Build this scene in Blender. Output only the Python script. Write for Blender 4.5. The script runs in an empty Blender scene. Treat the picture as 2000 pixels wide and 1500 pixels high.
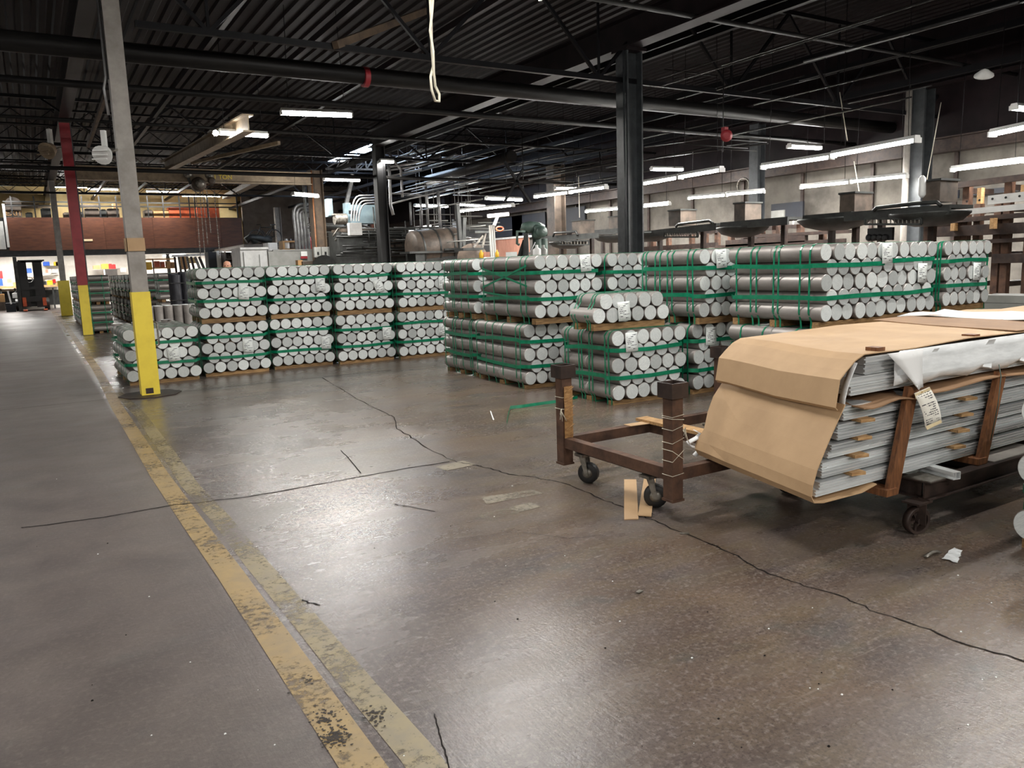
import bpy, bmesh, math, random
from mathutils import Vector, Matrix
random.seed(7)
S = bpy.context.scene
COL = S.collection
# ------------------------------------------------------------------ camera, world, exposure
FPX, YAW, PITCH, ROLL, EYE = 1530.3, .5414, .1514, -.0340, 1.5
_f = Vector((math.sin(YAW)*math.cos(PITCH), math.cos(YAW)*math.cos(PITCH), -math.sin(PITCH)))
_r = Vector((math.cos(YAW), -math.sin(YAW), 0)); _u = _r.cross(_f)
_c, _s = math.cos(ROLL), math.sin(ROLL)
CR, CU, CF = _c*_r+_s*_u, -_s*_r+_c*_u, _f
CAM = Vector((0, 0, EYE))
cd = bpy.data.cameras.new('camera'); cam = bpy.data.objects.new('camera', cd); COL.objects.link(cam)
cd.sensor_width = 36; cd.lens = FPX/2000*36; cd.clip_start = .05; cd.clip_end = 300
m3 = Matrix((CR, CU, -CF)).transposed()
cam.matrix_world = Matrix.Translation(CAM) @ m3.to_4x4()
S.camera = cam
S.view_settings.view_transform = 'Standard'; S.view_settings.look = 'None'
S.view_settings.gamma = 1; S.view_settings.use_curve_mapping = False
S.view_settings.exposure = 0.3
try: S.cycles.use_denoising = True
except Exception: pass
S.cycles.max_bounces = 6; S.cycles.sample_clamp_indirect = 6
w = bpy.data.worlds.new('daylight'); S.world = w; w.use_nodes = True
w.node_tree.nodes['Background'].inputs[0].default_value = (.62, .78, 1, 1)
w.node_tree.nodes['Background'].inputs[1].default_value = 18.0
LAMP = 1.0            # overall lamp level

# a photograph pixel looked up on a real plane of the room (used to place things where they stand)
def ray(px, py): return CR*((px-1000)/FPX) - CU*((py-750)/FPX) + CF
def uz(px, py, z=0.):
    d = ray(px, py); return CAM + d*((z-EYE)/d.z)
def uy(px, py, Y):
    d = ray(px, py); return CAM + d*(Y/d.y)
def ux(px, py, X):
    d = ray(px, py); return CAM + d*(X/d.x)

# ------------------------------------------------------------------ mesh builder
class MB:
    def __init__(s): s.v = []; s.f = []; s.sm = []; s.mi = []; s.uv = {}
    def add(s, pts): 
        n = len(s.v); s.v += [Vector(p) for p in pts]; return n
    def face(s, idx, sm=False, mi=0, uv=None):
        if uv: s.uv[len(s.f)] = uv
        s.f.append(tuple(idx)); s.sm.append(sm); s.mi.append(mi)
    def quad(s, a, b, c, d, mi=0, uv=None, sm=False):
        n = s.add((a, b, c, d)); s.face((n, n+1, n+2, n+3), sm, mi, uv)
    def hexa(s, p, mi=0):          # p: 4 bottom + 4 top corners
        n = s.add(p)
        for q in ((3, 2, 1, 0), (4, 5, 6, 7), (0, 1, 5, 4), (1, 2, 6, 5), (2, 3, 7, 6), (3, 0, 4, 7)):
            s.face([n+i for i in q], False, mi)
    def box(s, x0, x1, y0, y1, z0, z1, mi=0):
        s.hexa([(x0, y0, z0), (x1, y0, z0), (x1, y1, z0), (x0, y1, z0), (x0, y0, z1), (x1, y0, z1), (x1, y1, z1), (x0, y1, z1)], mi)
    def bar(s, a, b, w, h, up=(0, 0, 1), mi=0):   # rectangular bar from a to b
        a, b = Vector(a), Vector(b); t = (b-a).normalized(); up = Vector(up)
        if abs(t.dot(up)) > .98: up = Vector((0, 1, 0))
        sd = t.cross(up).normalized()*w/2; uu = sd.cross(t).normalized()*h/2
        s.hexa([a-sd-uu, a+sd-uu, b+sd-uu, b-sd-uu, a-sd+uu, a+sd+uu, b+sd+uu, b-sd+uu], mi)
    def ibeam(s, a, b, w, h, t=.02, up=(0, 0, 1), mi=0):
        a, b = Vector(a), Vector(b); d = (b-a).normalized(); up = Vector(up)
        if abs(d.dot(up)) > .98: up = Vector((0, 1, 0))
        sd = d.cross(up).normalized(); uu = sd.cross(d).normalized()
        for k in (1, -1): s.bar(a+uu*k*(h/2-t/2), b+uu*k*(h/2-t/2), w, t, uu, mi)
        s.bar(a, b, t*.8, h-2*t, uu, mi)
    def cyl(s, a, b, r, n=12, r2=None, cap=True, mi=0, micap=None):
        a, b = Vector(a), Vector(b); t = (b-a).normalized(); r2 = r if r2 is None else r2
        e = t.orthogonal().normalized(); g = t.cross(e)
        ring = [e*math.cos(2*math.pi*k/n)+g*math.sin(2*math.pi*k/n) for k in range(n)]
        i = s.add([a+q*r for q in ring]+[b+q*r2 for q in ring])
        for k in range(n): s.face((i+k, i+(k+1) % n, i+n+(k+1) % n, i+n+k), True, mi)
        if cap:
            mc = mi if micap is None else micap
            j = s.add([a+q*r for q in ring]); s.face([j+k for k in reversed(range(n))], False, mc)
            j = s.add([b+q*r2 for q in ring]); s.face([j+k for k in range(n)], False, mc)
    def tube(s, path, r, n=8, mi=0, closed=False):
        P = [Vector(p) for p in path]; m = len(P); rings = []
        e = None
        for k in range(m):
            t = ((P[(k+1) % m] if closed or k < m-1 else P[k]) - (P[k-1] if closed or k > 0 else P[k]))
            t = t.normalized() if t.length > 1e-9 else Vector((0, 0, 1))
            if e is None: e = t.orthogonal().normalized()
            e = (e - t*e.dot(t)); e = e.normalized() if e.length > 1e-6 else t.orthogonal().normalized()
            g = t.cross(e)
            rr = r[k] if isinstance(r, (list, tuple)) else r
            rings.append(s.add([P[k]+(e*math.cos(2*math.pi*j/n)+g*math.sin(2*math.pi*j/n))*rr for j in range(n)]))
        for k in range(m if closed else m-1):
            a, b = rings[k], rings[(k+1) % m]
            for j in range(n): s.face((a+j, a+(j+1) % n, b+(j+1) % n, b+j), True, mi)
        if not closed:
            s.face([rings[0]+j for j in reversed(range(n))], False, mi); s.face([rings[-1]+j for j in range(n)], False, mi)
    def lathe(s, prof, c, axis=(0, 0, 1), n=20, mi=0):   # prof: (radius, height)
        c, t = Vector(c), Vector(axis).normalized(); e = t.orthogonal().normalized(); g = t.cross(e)
        rings = [s.add([c+t*h+(e*math.cos(2*math.pi*j/n)+g*math.sin(2*math.pi*j/n))*max(r, 1e-4) for j in range(n)]) for r, h in prof]
        for a, b in zip(rings, rings[1:]):
            for j in range(n): s.face((a+j, a+(j+1) % n, b+(j+1) % n, b+j), True, mi)
        s.face([rings[0]+j for j in reversed(range(n))], False, mi); s.face([rings[-1]+j for j in range(n)], False, mi)
    def band(s, path, axis, w, t=.002, closed=True, mi=0):   # flat strap following a path, width along axis
        P = [Vector(p) for p in path]; ax = Vector(axis).normalized()*w/2; m = len(P); R = []
        for k in range(m):
            d = (P[(k+1) % m] if closed or k < m-1 else P[k])-(P[k-1] if closed or k > 0 else P[k])
            nn = d.cross(ax).normalized()*t/2
            R.append(s.add((P[k]-ax-nn, P[k]+ax-nn, P[k]+ax+nn, P[k]-ax+nn)))
        for k in range(m if closed else m-1):
            a, b = R[k], R[(k+1) % m]
            for j in range(4): s.face((a+j, a+(j+1) % 4, b+(j+1) % 4, b+j), False, mi)
        if not closed:
            s.face((R[0]+3, R[0]+2, R[0]+1, R[0]), False, mi); s.face((R[-1], R[-1]+1, R[-1]+2, R[-1]+3), False, mi)
    def sheet(s, grid, t=.003, mi=0, sm=True, uv=False):   # thick sheet over a grid of points
        P = [[Vector(p) for p in row] for row in grid]; nr, nc = len(P), len(P[0])
        N = [[None]*nc for _ in range(nr)]
        for i in range(nr):
            for j in range(nc):
                a = P[min(i+1, nr-1)][j]-P[max(i-1, 0)][j]; b = P[i][min(j+1, nc-1)]-P[i][max(j-1, 0)]
                q = a.cross(b); N[i][j] = q.normalized() if q.length > 1e-9 else Vector((0, 0, 1))
        T = s.add([P[i][j]+N[i][j]*t/2 for i in range(nr) for j in range(nc)])
        B = s.add([P[i][j]-N[i][j]*t/2 for i in range(nr) for j in range(nc)])
        for i in range(nr-1):
            for j in range(nc-1):
                k = i*nc+j
                u = [(j/(nc-1), i/(nr-1)), ((j+1)/(nc-1), i/(nr-1)), ((j+1)/(nc-1), (i+1)/(nr-1)), (j/(nc-1), (i+1)/(nr-1))] if uv else None
                s.face((T+k, T+k+1, T+k+nc+1, T+k+nc), sm, mi, u)
                s.face((B+k+nc, B+k+nc+1, B+k+1, B+k), sm, mi, [u[3], u[2], u[1], u[0]] if uv else None)
        rim = [j for j in range(nc)]+[i*nc+nc-1 for i in range(1, nr)]+[(nr-1)*nc+j for j in reversed(range(nc-1))]+[i*nc for i in reversed(range(1, nr-1))]
        for a, b in zip(rim, rim[1:]+rim[:1]): s.face((T+b, T+a, B+a, B+b), False, mi)
    def data(s, name, mats):
        me = bpy.data.meshes.new(name); me.from_pydata([tuple(v) for v in s.v], [], s.f)
        for m in (mats if isinstance(mats, (list, tuple)) else [mats]): me.materials.append(m)
        me.polygons.foreach_set('use_smooth', s.sm); me.polygons.foreach_set('material_index', s.mi)
        if s.uv:
            L = me.uv_layers.new(name='UVMap')
            for fi, uvs in s.uv.items():
                for li, q in zip(me.polygons[fi].loop_indices, uvs): L.data[li].uv = q
        b = bmesh.new(); b.from_mesh(me); bmesh.ops.recalc_face_normals(b, faces=b.faces); b.to_mesh(me); b.free()
        me.update(); return me
    def build(s, name, mats, parent=None, **kw):
        return link(name, s.data(name, mats), parent, **kw)

def link(name, me, parent=None, loc=None, rz=None):
    o = bpy.data.objects.new(name, me); COL.objects.link(o)
    if parent: o.parent = parent
    if loc is not None: o.location = loc
    if rz is not None: o.rotation_euler = (0, 0, rz)
    return o
def tag(o, label, cat, group=None, kind=None):
    o['label'] = label; o['category'] = cat
    if group: o['group'] = group
    if kind: o['kind'] = kind
    return o
def thing(name, label, cat, loc=(0, 0, 0), rz=0, group=None, kind=None):
    o = bpy.data.objects.new(name, None); COL.objects.link(o); o.empty_display_size = .1
    o.location = loc; o.rotation_euler = (0, 0, rz)
    return tag(o, label, cat, group, kind)
def struct(o): o['kind'] = 'structure'; return o
def copy_tree(o, parent=None):
    c = o.copy(); COL.objects.link(c); c.parent = parent
    for ch in list(o.children): copy_tree(ch, c)
    return c

# ------------------------------------------------------------------ materials
def srgb(r, g, b):
    f = lambda c: c/12.92 if c <= .04045 else ((c+.055)/1.055)**2.4
    return (f(r/255), f(g/255), f(b/255), 1)
def mat(name, c1, c2=None, scale=6., stretch=(1, 1, 1), rough=.6, rough2=None, metal=0., bump=0., bscale=None, spec=.5,
        rnd=0., emit=None, estr=0., detail=4., lo=.35, hi=.65, rot_random=None, alpha=None):
    m = bpy.data.materials.new(name); m.use_nodes = True; nt = m.node_tree; N = nt.nodes; L = nt.links
    bs = N['Principled BSDF']; c1 = srgb(*c1) if max(c1) > 1 else (*c1, 1)
    bs.inputs['Roughness'].default_value = rough; bs.inputs['Metallic'].default_value = metal
    bs.inputs['Specular IOR Level'].default_value = spec
    if alpha is not None: bs.inputs['Alpha'].default_value = alpha
    if emit:
        bs.inputs['Emission Color'].default_value = (*emit, 1); bs.inputs['Emission Strength'].default_value = estr
    tc = N.new('ShaderNodeTexCoord'); oi = N.new('ShaderNodeObjectInfo'); vec = tc.outputs['Object']
    if c2 is not None or bump or rough2 is not None:
        if rot_random:
            vr = N.new('ShaderNodeVectorRotate'); vr.rotation_type = 'AXIS_ANGLE'; vr.inputs['Axis'].default_value = rot_random
            mu = N.new('ShaderNodeMath'); mu.operation = 'MULTIPLY'; mu.inputs[1].default_value = 40
            L.new(oi.outputs['Random'], mu.inputs[0]); L.new(mu.outputs[0], vr.inputs['Angle']); L.new(vec, vr.inputs['Vector']); vec = vr.outputs[0]
        mp = N.new('ShaderNodeMapping'); mp.inputs['Scale'].default_value = stretch
        ad = N.new('ShaderNodeVectorMath'); ad.operation = 'SCALE'; ad.inputs[0].default_value = (31, 17, 23)
        L.new(oi.outputs['Random'], ad.inputs['Scale']); L.new(ad.outputs[0], mp.inputs['Location']); L.new(vec, mp.inputs['Vector'])
        nz = N.new('ShaderNodeTexNoise'); nz.inputs['Scale'].default_value = scale; nz.inputs['Detail'].default_value = detail
        nz.inputs['Roughness'].default_value = .62
        L.new(mp.outputs[0], nz.inputs['Vector'])
        rg = N.new('ShaderNodeMapRange'); rg.inputs[1].default_value = lo; rg.inputs[2].default_value = hi
        L.new(nz.outputs['Fac'], rg.inputs[0])
    col = None
    if c2 is not None:
        c2 = srgb(*c2) if max(c2) > 1 else (*c2, 1)
        mx = N.new('ShaderNodeMix'); mx.data_type = 'RGBA'; mx.inputs['A'].default_value = c1; mx.inputs['B'].default_value = c2
        L.new(rg.outputs[0], mx.inputs['Factor']); col = mx.outputs['Result']
    if rnd:
        mr = N.new('ShaderNodeMapRange'); mr.inputs[3].default_value = 1-rnd; mr.inputs[4].default_value = 1
        L.new(oi.outputs['Random'], mr.inputs[0])
        m2 = N.new('ShaderNodeMix'); m2.data_type = 'RGBA'; m2.blend_type = 'MULTIPLY'; m2.inputs['Factor'].default_value = 1
        if col: L.new(col, m2.inputs['A'])
        else: m2.inputs['A'].default_value = c1
        L.new(mr.outputs[0], m2.inputs['B']); col = m2.outputs['Result']
    if col: L.new(col, bs.inputs['Base Color'])
    else: bs.inputs['Base Color'].default_value = c1
    if rough2 is not None:
        r2 = N.new('ShaderNodeMapRange'); r2.inputs[1].default_value = .3; r2.inputs[2].default_value = .7
        r2.inputs[3].default_value = rough; r2.inputs[4].default_value = rough2
        L.new(nz.outputs['Fac'], r2.inputs[0]); L.new(r2.outputs[0], bs.inputs['Roughness'])
    if bump:
        bp = N.new('ShaderNodeBump'); bp.inputs['Strength'].default_value = bump; bp.inputs['Distance'].default_value = .01
        if bscale:
            n2 = N.new('ShaderNodeTexNoise'); n2.inputs['Scale'].default_value = bscale; n2.inputs['Detail'].default_value = 3
            L.new(mp.outputs[0], n2.inputs['Vector']); L.new(n2.outputs['Fac'], bp.inputs['Height'])
        else: L.new(nz.outputs['Fac'], bp.inputs['Height'])
        L.new(bp.outputs[0], bs.inputs['Normal'])
    return m

M = {}
def floor_mat():
    m = bpy.data.materials.new('concrete'); m.use_nodes = True; nt = m.node_tree; N = nt.nodes; L = nt.links
    bs = N['Principled BSDF']; tc = N.new('ShaderNodeTexCoord')
    def noise(scale, detail=5, st=(1, 1, 1), rz=0, dist=0):
        mp = N.new('ShaderNodeMapping'); mp.inputs['Scale'].default_value = st; mp.inputs['Rotation'].default_value = (0, 0, rz)
        L.new(tc.outputs['Object'], mp.inputs['Vector'])
        n = N.new('ShaderNodeTexNoise'); n.inputs['Scale'].default_value = scale; n.inputs['Detail'].default_value = detail
        n.inputs['Roughness'].default_value = .65; n.inputs['Distortion'].default_value = dist
        L.new(mp.outputs[0], n.inputs['Vector']); return n.outputs['Fac']
    def rng(f, a, b, c=0., d=1.):
        r = N.new('ShaderNodeMapRange'); r.inputs[1].default_value = a; r.inputs[2].default_value = b
        r.inputs[3].default_value = c; r.inputs[4].default_value = d; L.new(f, r.inputs[0]); return r.outputs[0]
    def mix(a, b, f, mode='MIX'):
        x = N.new('ShaderNodeMix'); x.data_type = 'RGBA'; x.blend_type = mode
        for s, k in ((a, 'A'), (b, 'B')):
            if isinstance(s, tuple): x.inputs[k].default_value = s
            else: L.new(s, x.inputs[k])
        if isinstance(f, float): x.inputs['Factor'].default_value = f
        else: L.new(f, x.inputs['Factor'])
        return x.outputs['Result']
    big = noise(.55, 3, dist=.4); mid = noise(2.6, 7, dist=.4); fine = noise(38, 6); grit = noise(190, 2)
    streak = noise(1.5, 5, (1, 2.6, 1), 1.0, .1); streak2 = noise(9, 6, (9, 1, 1), -.25)
    sep = N.new('ShaderNodeSeparateXYZ'); L.new(tc.outputs['Object'], sep.inputs[0])
    def mul(a, b):
        x = N.new('ShaderNodeMath'); x.operation = 'MULTIPLY'; L.new(a, x.inputs[0]); L.new(b, x.inputs[1]); return x.outputs[0]
    bay = rng(sep.outputs['X'], .9, 2.4)          # the oily brown staining belongs to the right-hand bay
    c = mix(srgb(98, 89, 87), srgb(66, 59, 59), rng(mid, .35, .7))
    c = mix(c, srgb(112, 100, 90), rng(streak, .42, .8, 0, .6))
    c = mix(c, srgb(103, 82, 62), mul(bay, rng(noise(.8, 5, (1, 1.7, 1), .5, .5), .36, .7, 0, .85)))      # brown stains
    c = mix(c, srgb(74, 84, 84), rng(noise(1.3, 5, (1, 1.8, 1)), .58, .75, 0, .6))       # bluish stains
    c = mix(c, srgb(118, 104, 78), mul(bay, rng(noise(2.1, 5, (1, 3, 1), .9, .3), .45, .8, 0, .6)))
    c = mix(c, srgb(140, 131, 125), rng(fine, .50, .75, 0, .75)); c = mix(c, srgb(50, 45, 43), rng(noise(75, 5), .48, .72, 0, .7))
    c = mix(c, srgb(150, 141, 134), rng(noise(2.4, 8, (1, 22, 1), .95), .62, .8, 0, .5)); c = mix(c, srgb(44, 40, 39), rng(noise(1.7, 8, (1, 14, 1), .2), .62, .8, 0, .45))
    c = mix(c, srgb(34, 31, 31), rng(grit, .66, .8, 0, .55))
    # the walkway left of the yellow line is older, plainer concrete
    walk = rng(sep.outputs['X'], .60, .66, 1, 0)
    pl = mix(srgb(92, 84, 79), srgb(80, 72, 69), rng(mid, .35, .65)); pl = mix(pl, srgb(50, 45, 44), rng(grit, .6, .75, 0, .6))
    c = mix(c, pl, rng(sep.outputs['X'], .60, .66, .6, 0))
    L.new(c, bs.inputs['Base Color'])
    ro = N.new('ShaderNodeMath'); ro.operation = 'ADD'
    a1 = rng(big, .3, .7, .20, .31); a2 = rng(streak, .3, .8, -.02, .08)
    L.new(a1, ro.inputs[0]); L.new(a2, ro.inputs[1])
    r2 = N.new('ShaderNodeMath'); r2.operation = 'ADD'; L.new(ro.outputs[0], r2.inputs[0])
    w1 = rng(walk, 0, 1, 0, .16); L.new(w1, r2.inputs[1])
    L.new(r2.outputs[0], bs.inputs['Roughness'])
    bs.inputs['Specular IOR Level'].default_value = .5
    bp = N.new('ShaderNodeBump'); bp.inputs['Strength'].default_value = .10; bp.inputs['Distance'].default_value = .01
    hh = N.new('ShaderNodeMath'); hh.operation = 'ADD'; L.new(fine, hh.inputs[0]); L.new(streak2, hh.inputs[1])
    h3 = N.new('ShaderNodeMath'); h3.operation = 'ADD'; L.new(hh.outputs[0], h3.inputs[0]); L.new(noise(90, 4), h3.inputs[1])
    L.new(h3.outputs[0], bp.inputs['Height']); L.new(bp.outputs[0], bs.inputs['Normal'])
    return m
M['floor'] = floor_mat()
def paint_mat(name, col, worn, lo, hi, alo=.3):
    m = mat(name, col, worn, scale=9, rough=.42, lo=lo, hi=hi, detail=8)
    nt = m.node_tree; N = nt.nodes; L = nt.links; bs = N['Principled BSDF']
    tc = N.new('ShaderNodeTexCoord'); n = N.new('ShaderNodeTexNoise'); n.inputs['Scale'].default_value = 26; n.inputs['Detail'].default_value = 8; n.inputs['Roughness'].default_value = .7
    n3 = N.new('ShaderNodeTexNoise'); n3.inputs['Scale'].default_value = 1.4; n3.inputs['Detail'].default_value = 3
    L.new(tc.outputs['Object'], n.inputs['Vector']); L.new(tc.outputs['Object'], n3.inputs['Vector'])
    a = N.new('ShaderNodeMath'); a.operation = 'ADD'; L.new(n.outputs['Fac'], a.inputs[0]); L.new(n3.outputs['Fac'], a.inputs[1])
    r = N.new('ShaderNodeMapRange'); r.inputs[1].default_value = alo; r.inputs[2].default_value = alo+.22
    L.new(a.outputs[0], r.inputs[0]); L.new(r.outputs[0], bs.inputs['Alpha'])
    return m
M['line'] = paint_mat('yellow_floor_paint', (156, 130, 82), (128, 111, 82), .3, .7, .77)
M['oldline'] = paint_mat('faded_floor_paint', (138, 124, 90), (118, 108, 90), .35, .7, .84)
M['oldmark'] = paint_mat('old_tape_mark', (132, 122, 104), (112, 105, 94), .35, .7, .82)
M['dirt'] = mat('bare_worn_concrete', (66, 60, 56), (50, 46, 44), scale=40, rough=.7, spec=.2)
M['crack'] = mat('crack_dark', (30, 27, 26), rough=.9, spec=.1)
M['billet'] = mat('billet_side', (.41, .38, .36), (.29, .265, .25), scale=5, stretch=(1, .35, 1), rough=.42, rough2=.55, metal=.55, rnd=.18)
M['disc'] = mat('billet_sawn_face', (.92, .955, .94), (.66, .70, .70), scale=30, stretch=(1, .2, 7), rough=.36, rough2=.52, metal=.2, rnd=.42, rot_random=(0, 1, 0), lo=.3, hi=.72, detail=5)
M['strap'] = mat('green_strap', (.0, .15, .072), (.012, .25, .13), scale=14, rough=.28, lo=.4, hi=.75)
M['wood'] = mat('skid_timber', (176, 140, 94), (122, 90, 56), scale=4, stretch=(2, 12, 22), rough=.75, rnd=.35, bump=.15)
M['wood2'] = mat('batten_timber', (142, 92, 54), (96, 60, 36), scale=4, stretch=(14, 14, 2.5), rough=.6, rnd=.2, bump=.1)
M['lath'] = mat('light_lath', (196, 158, 110), (150, 112, 70), scale=5, stretch=(2, 14, 14), rough=.7, rnd=.2)
M['card'] = mat('corrugated_card', (187, 155, 118), (170, 139, 104), scale=3, stretch=(1, 1, 1), rough=.72, lo=.3, hi=.7, bump=.05, bscale=160)
M['card2'] = mat('brown_paper_board', (150, 116, 84), (132, 101, 74), scale=3, rough=.75)
M['alum'] = mat('mill_aluminium', (.95, .97, .97), (.80, .82, .83), scale=2, stretch=(.6, 3, 9), rough=.24, rough2=.4, metal=.45, rnd=.35, detail=2)
M['film'] = mat('clear_film', (.86, .88, .89), (.70, .72, .73), scale=5, stretch=(1, 2, 4), rough=.22, bump=.25, bscale=9)
M['foam'] = mat('white_foam', (230, 230, 230), rough=.6)
M['rust'] = mat('brown_steel', (104, 76, 60), (66, 48, 40), scale=8, rough=.5, rough2=.65, metal=.25, bump=.1, detail=7)
M['rustdark'] = mat('dark_steel', (66, 52, 46), (40, 32, 30), scale=8, rough=.5, metal=.25, bump=.08, detail=6)
M['rubber'] = mat('black_rubber', (24, 24, 25), (38, 37, 36), scale=14, rough=.55)
M['zinc'] = mat('dusty_zinc', (150, 146, 138), (80, 74, 66), scale=14, rough=.45, metal=.6)
M['paper'] = mat('white_paper', (226, 228, 226), rough=.6)
M['manila'] = mat('manila_card', (222, 206, 170), (210, 190, 150), scale=8, rough=.7)
M['wire'] = mat('pale_twine', (206, 200, 182), rough=.7)
M['kraft'] = mat('kraft_wrap', (176, 134, 84), (136, 98, 58), scale=9, stretch=(3, 3, 8), rough=.55, bump=.5, bscale=18)
M['greycol'] = mat('grey_column_paint', (158, 152, 146), (134, 128, 122), scale=5, rough=.5, bump=.06, bscale=60, detail=7)
M['yelcol'] = mat('yellow_column_paint', (238, 212, 72), (222, 194, 66), scale=5, rough=.42, detail=8, lo=.45, hi=.85, bump=.05, bscale=40)
M['redcol'] = mat('red_column_paint', (156, 44, 52), (134, 36, 44), scale=5, rough=.45)
M['darkcol'] = mat('dark_column_paint', (62, 66, 68), (44, 46, 50), scale=7, rough=.42, detail=7, bump=.06)
M['blackcol'] = mat('black_column_paint', (10, 10, 12), (16, 16, 19), scale=7, rough=.6)
M['browncol'] = mat('brown_column_paint', (98, 80, 62), (68, 56, 46), scale=5, rough=.6, detail=7)
M['deck'] = mat('roof_deck_paint', (24, 17, 19), (15, 11, 13), scale=2, rough=.6, detail=5, spec=.15)
M['girder'] = mat('girder_brown_paint', (30, 22, 24), (20, 15, 17), scale=3, rough=.5, spec=.15)
M['joist'] = mat('joist_dark_paint', (17, 16, 19), (12, 12, 15), scale=3, rough=.5, spec=.15)
M['pipe'] = mat('overhead_pipe', (40, 39, 38), (27, 26, 27), scale=3, stretch=(.5, 4, 4), rough=.45, metal=.1, spec=.15)
M['pipeclean'] = mat('galvanised_conduit', (172, 172, 172), (130, 130, 132), scale=5, rough=.35, metal=.55)
M['block'] = mat('grey_block_wall', (106, 101, 94), (78, 74, 69), scale=1.6, rough=.85, detail=8, bump=.15, bscale=14)
M['blockdark'] = mat('brown_grey_wall', (112, 102, 92), (84, 76, 70), scale=1.5, rough=.85, detail=7)
M['cream'] = mat('cream_wall', (214, 192, 140), (190, 164, 112), scale=1.2, rough=.8, detail=6)
M['whitewall'] = mat('white_wall', (226, 222, 214), (200, 194, 184), scale=1.2, rough=.75, detail=6)
M['ply'] = mat('brown_panel', (92, 54, 36), (68, 38, 26), scale=2.2, stretch=(1, 1, 6), rough=.5, detail=6)
M['greysteel'] = mat('grey_enamel', (142, 142, 138), (124, 124, 120), scale=3, rough=.5)
M['bluegrey'] = mat('blue_grey_enamel', (128, 146, 152), (104, 122, 130), scale=3, rough=.5, metal=.2)
M['mach'] = mat('machine_grime', (52, 54, 52), (28, 28, 28), scale=5, rough=.55, detail=7, metal=.2)
M['machbrown'] = mat('machine_brown_grey', (92, 80, 70), (58, 50, 44), scale=4, rough=.55, detail=7, metal=.15)
M['machgreen'] = mat('machine_green', (84, 104, 96), (58, 74, 68), scale=5, rough=.45, detail=6)
M['black'] = mat('black_paint', (22, 22, 24), (14, 14, 15), scale=5, rough=.5)
M['navy'] = mat('navy_board', (24, 28, 38), (16, 18, 26), scale=2, rough=.6)
M['orange'] = mat('orange_paint', (186, 84, 40), (150, 62, 30), scale=5, rough=.55)
M['white'] = mat('white_enamel', (228, 228, 226), (206, 206, 204), scale=4, rough=.45)
M['red'] = mat('red_plastic', (176, 34, 34), rough=.45)
M['blue'] = mat('blue_plastic', (44, 82, 168), rough=.45)
M['yellow'] = mat('yellow_plastic', (224, 178, 44), rough=.45)
M['pink'] = mat('salmon_board', (196, 140, 118), (172, 118, 98), scale=3, stretch=(4, 4, 1), rough=.7)
M['tan'] = mat('tan_carton', (186, 146, 98), (160, 122, 80), scale=4, rough=.75)
M['buff'] = mat('buff_beam_paint', (160, 142, 116), (120, 104, 86), scale=5, rough=.55, detail=7)
M['skin'] = mat('skin_tone', (196, 142, 116), rough=.5)
M['hair'] = mat('dark_hair', (38, 28, 24), rough=.6)
M['shirt'] = mat('navy_shirt', (40, 48, 66), rough=.8)
M['jeans'] = mat('blue_jeans', (52, 62, 84), rough=.85)
M['darkgrey'] = mat('dark_grey_wrap', (58, 58, 64), (36, 36, 42), scale=6, stretch=(4, 4, 1), rough=.35, bump=.3)
M['tube'] = mat('lit_tube', (250, 250, 245), rough=.4, emit=(1., .98, .93), estr=95)
M['glow'] = mat('lit_lens', (245, 245, 238), rough=.4, emit=(1., .98, .93), estr=95)
M['bright'] = mat('lit_opening', (250, 250, 250), rough=.5, emit=(1, .98, .93), estr=3.5)

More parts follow.
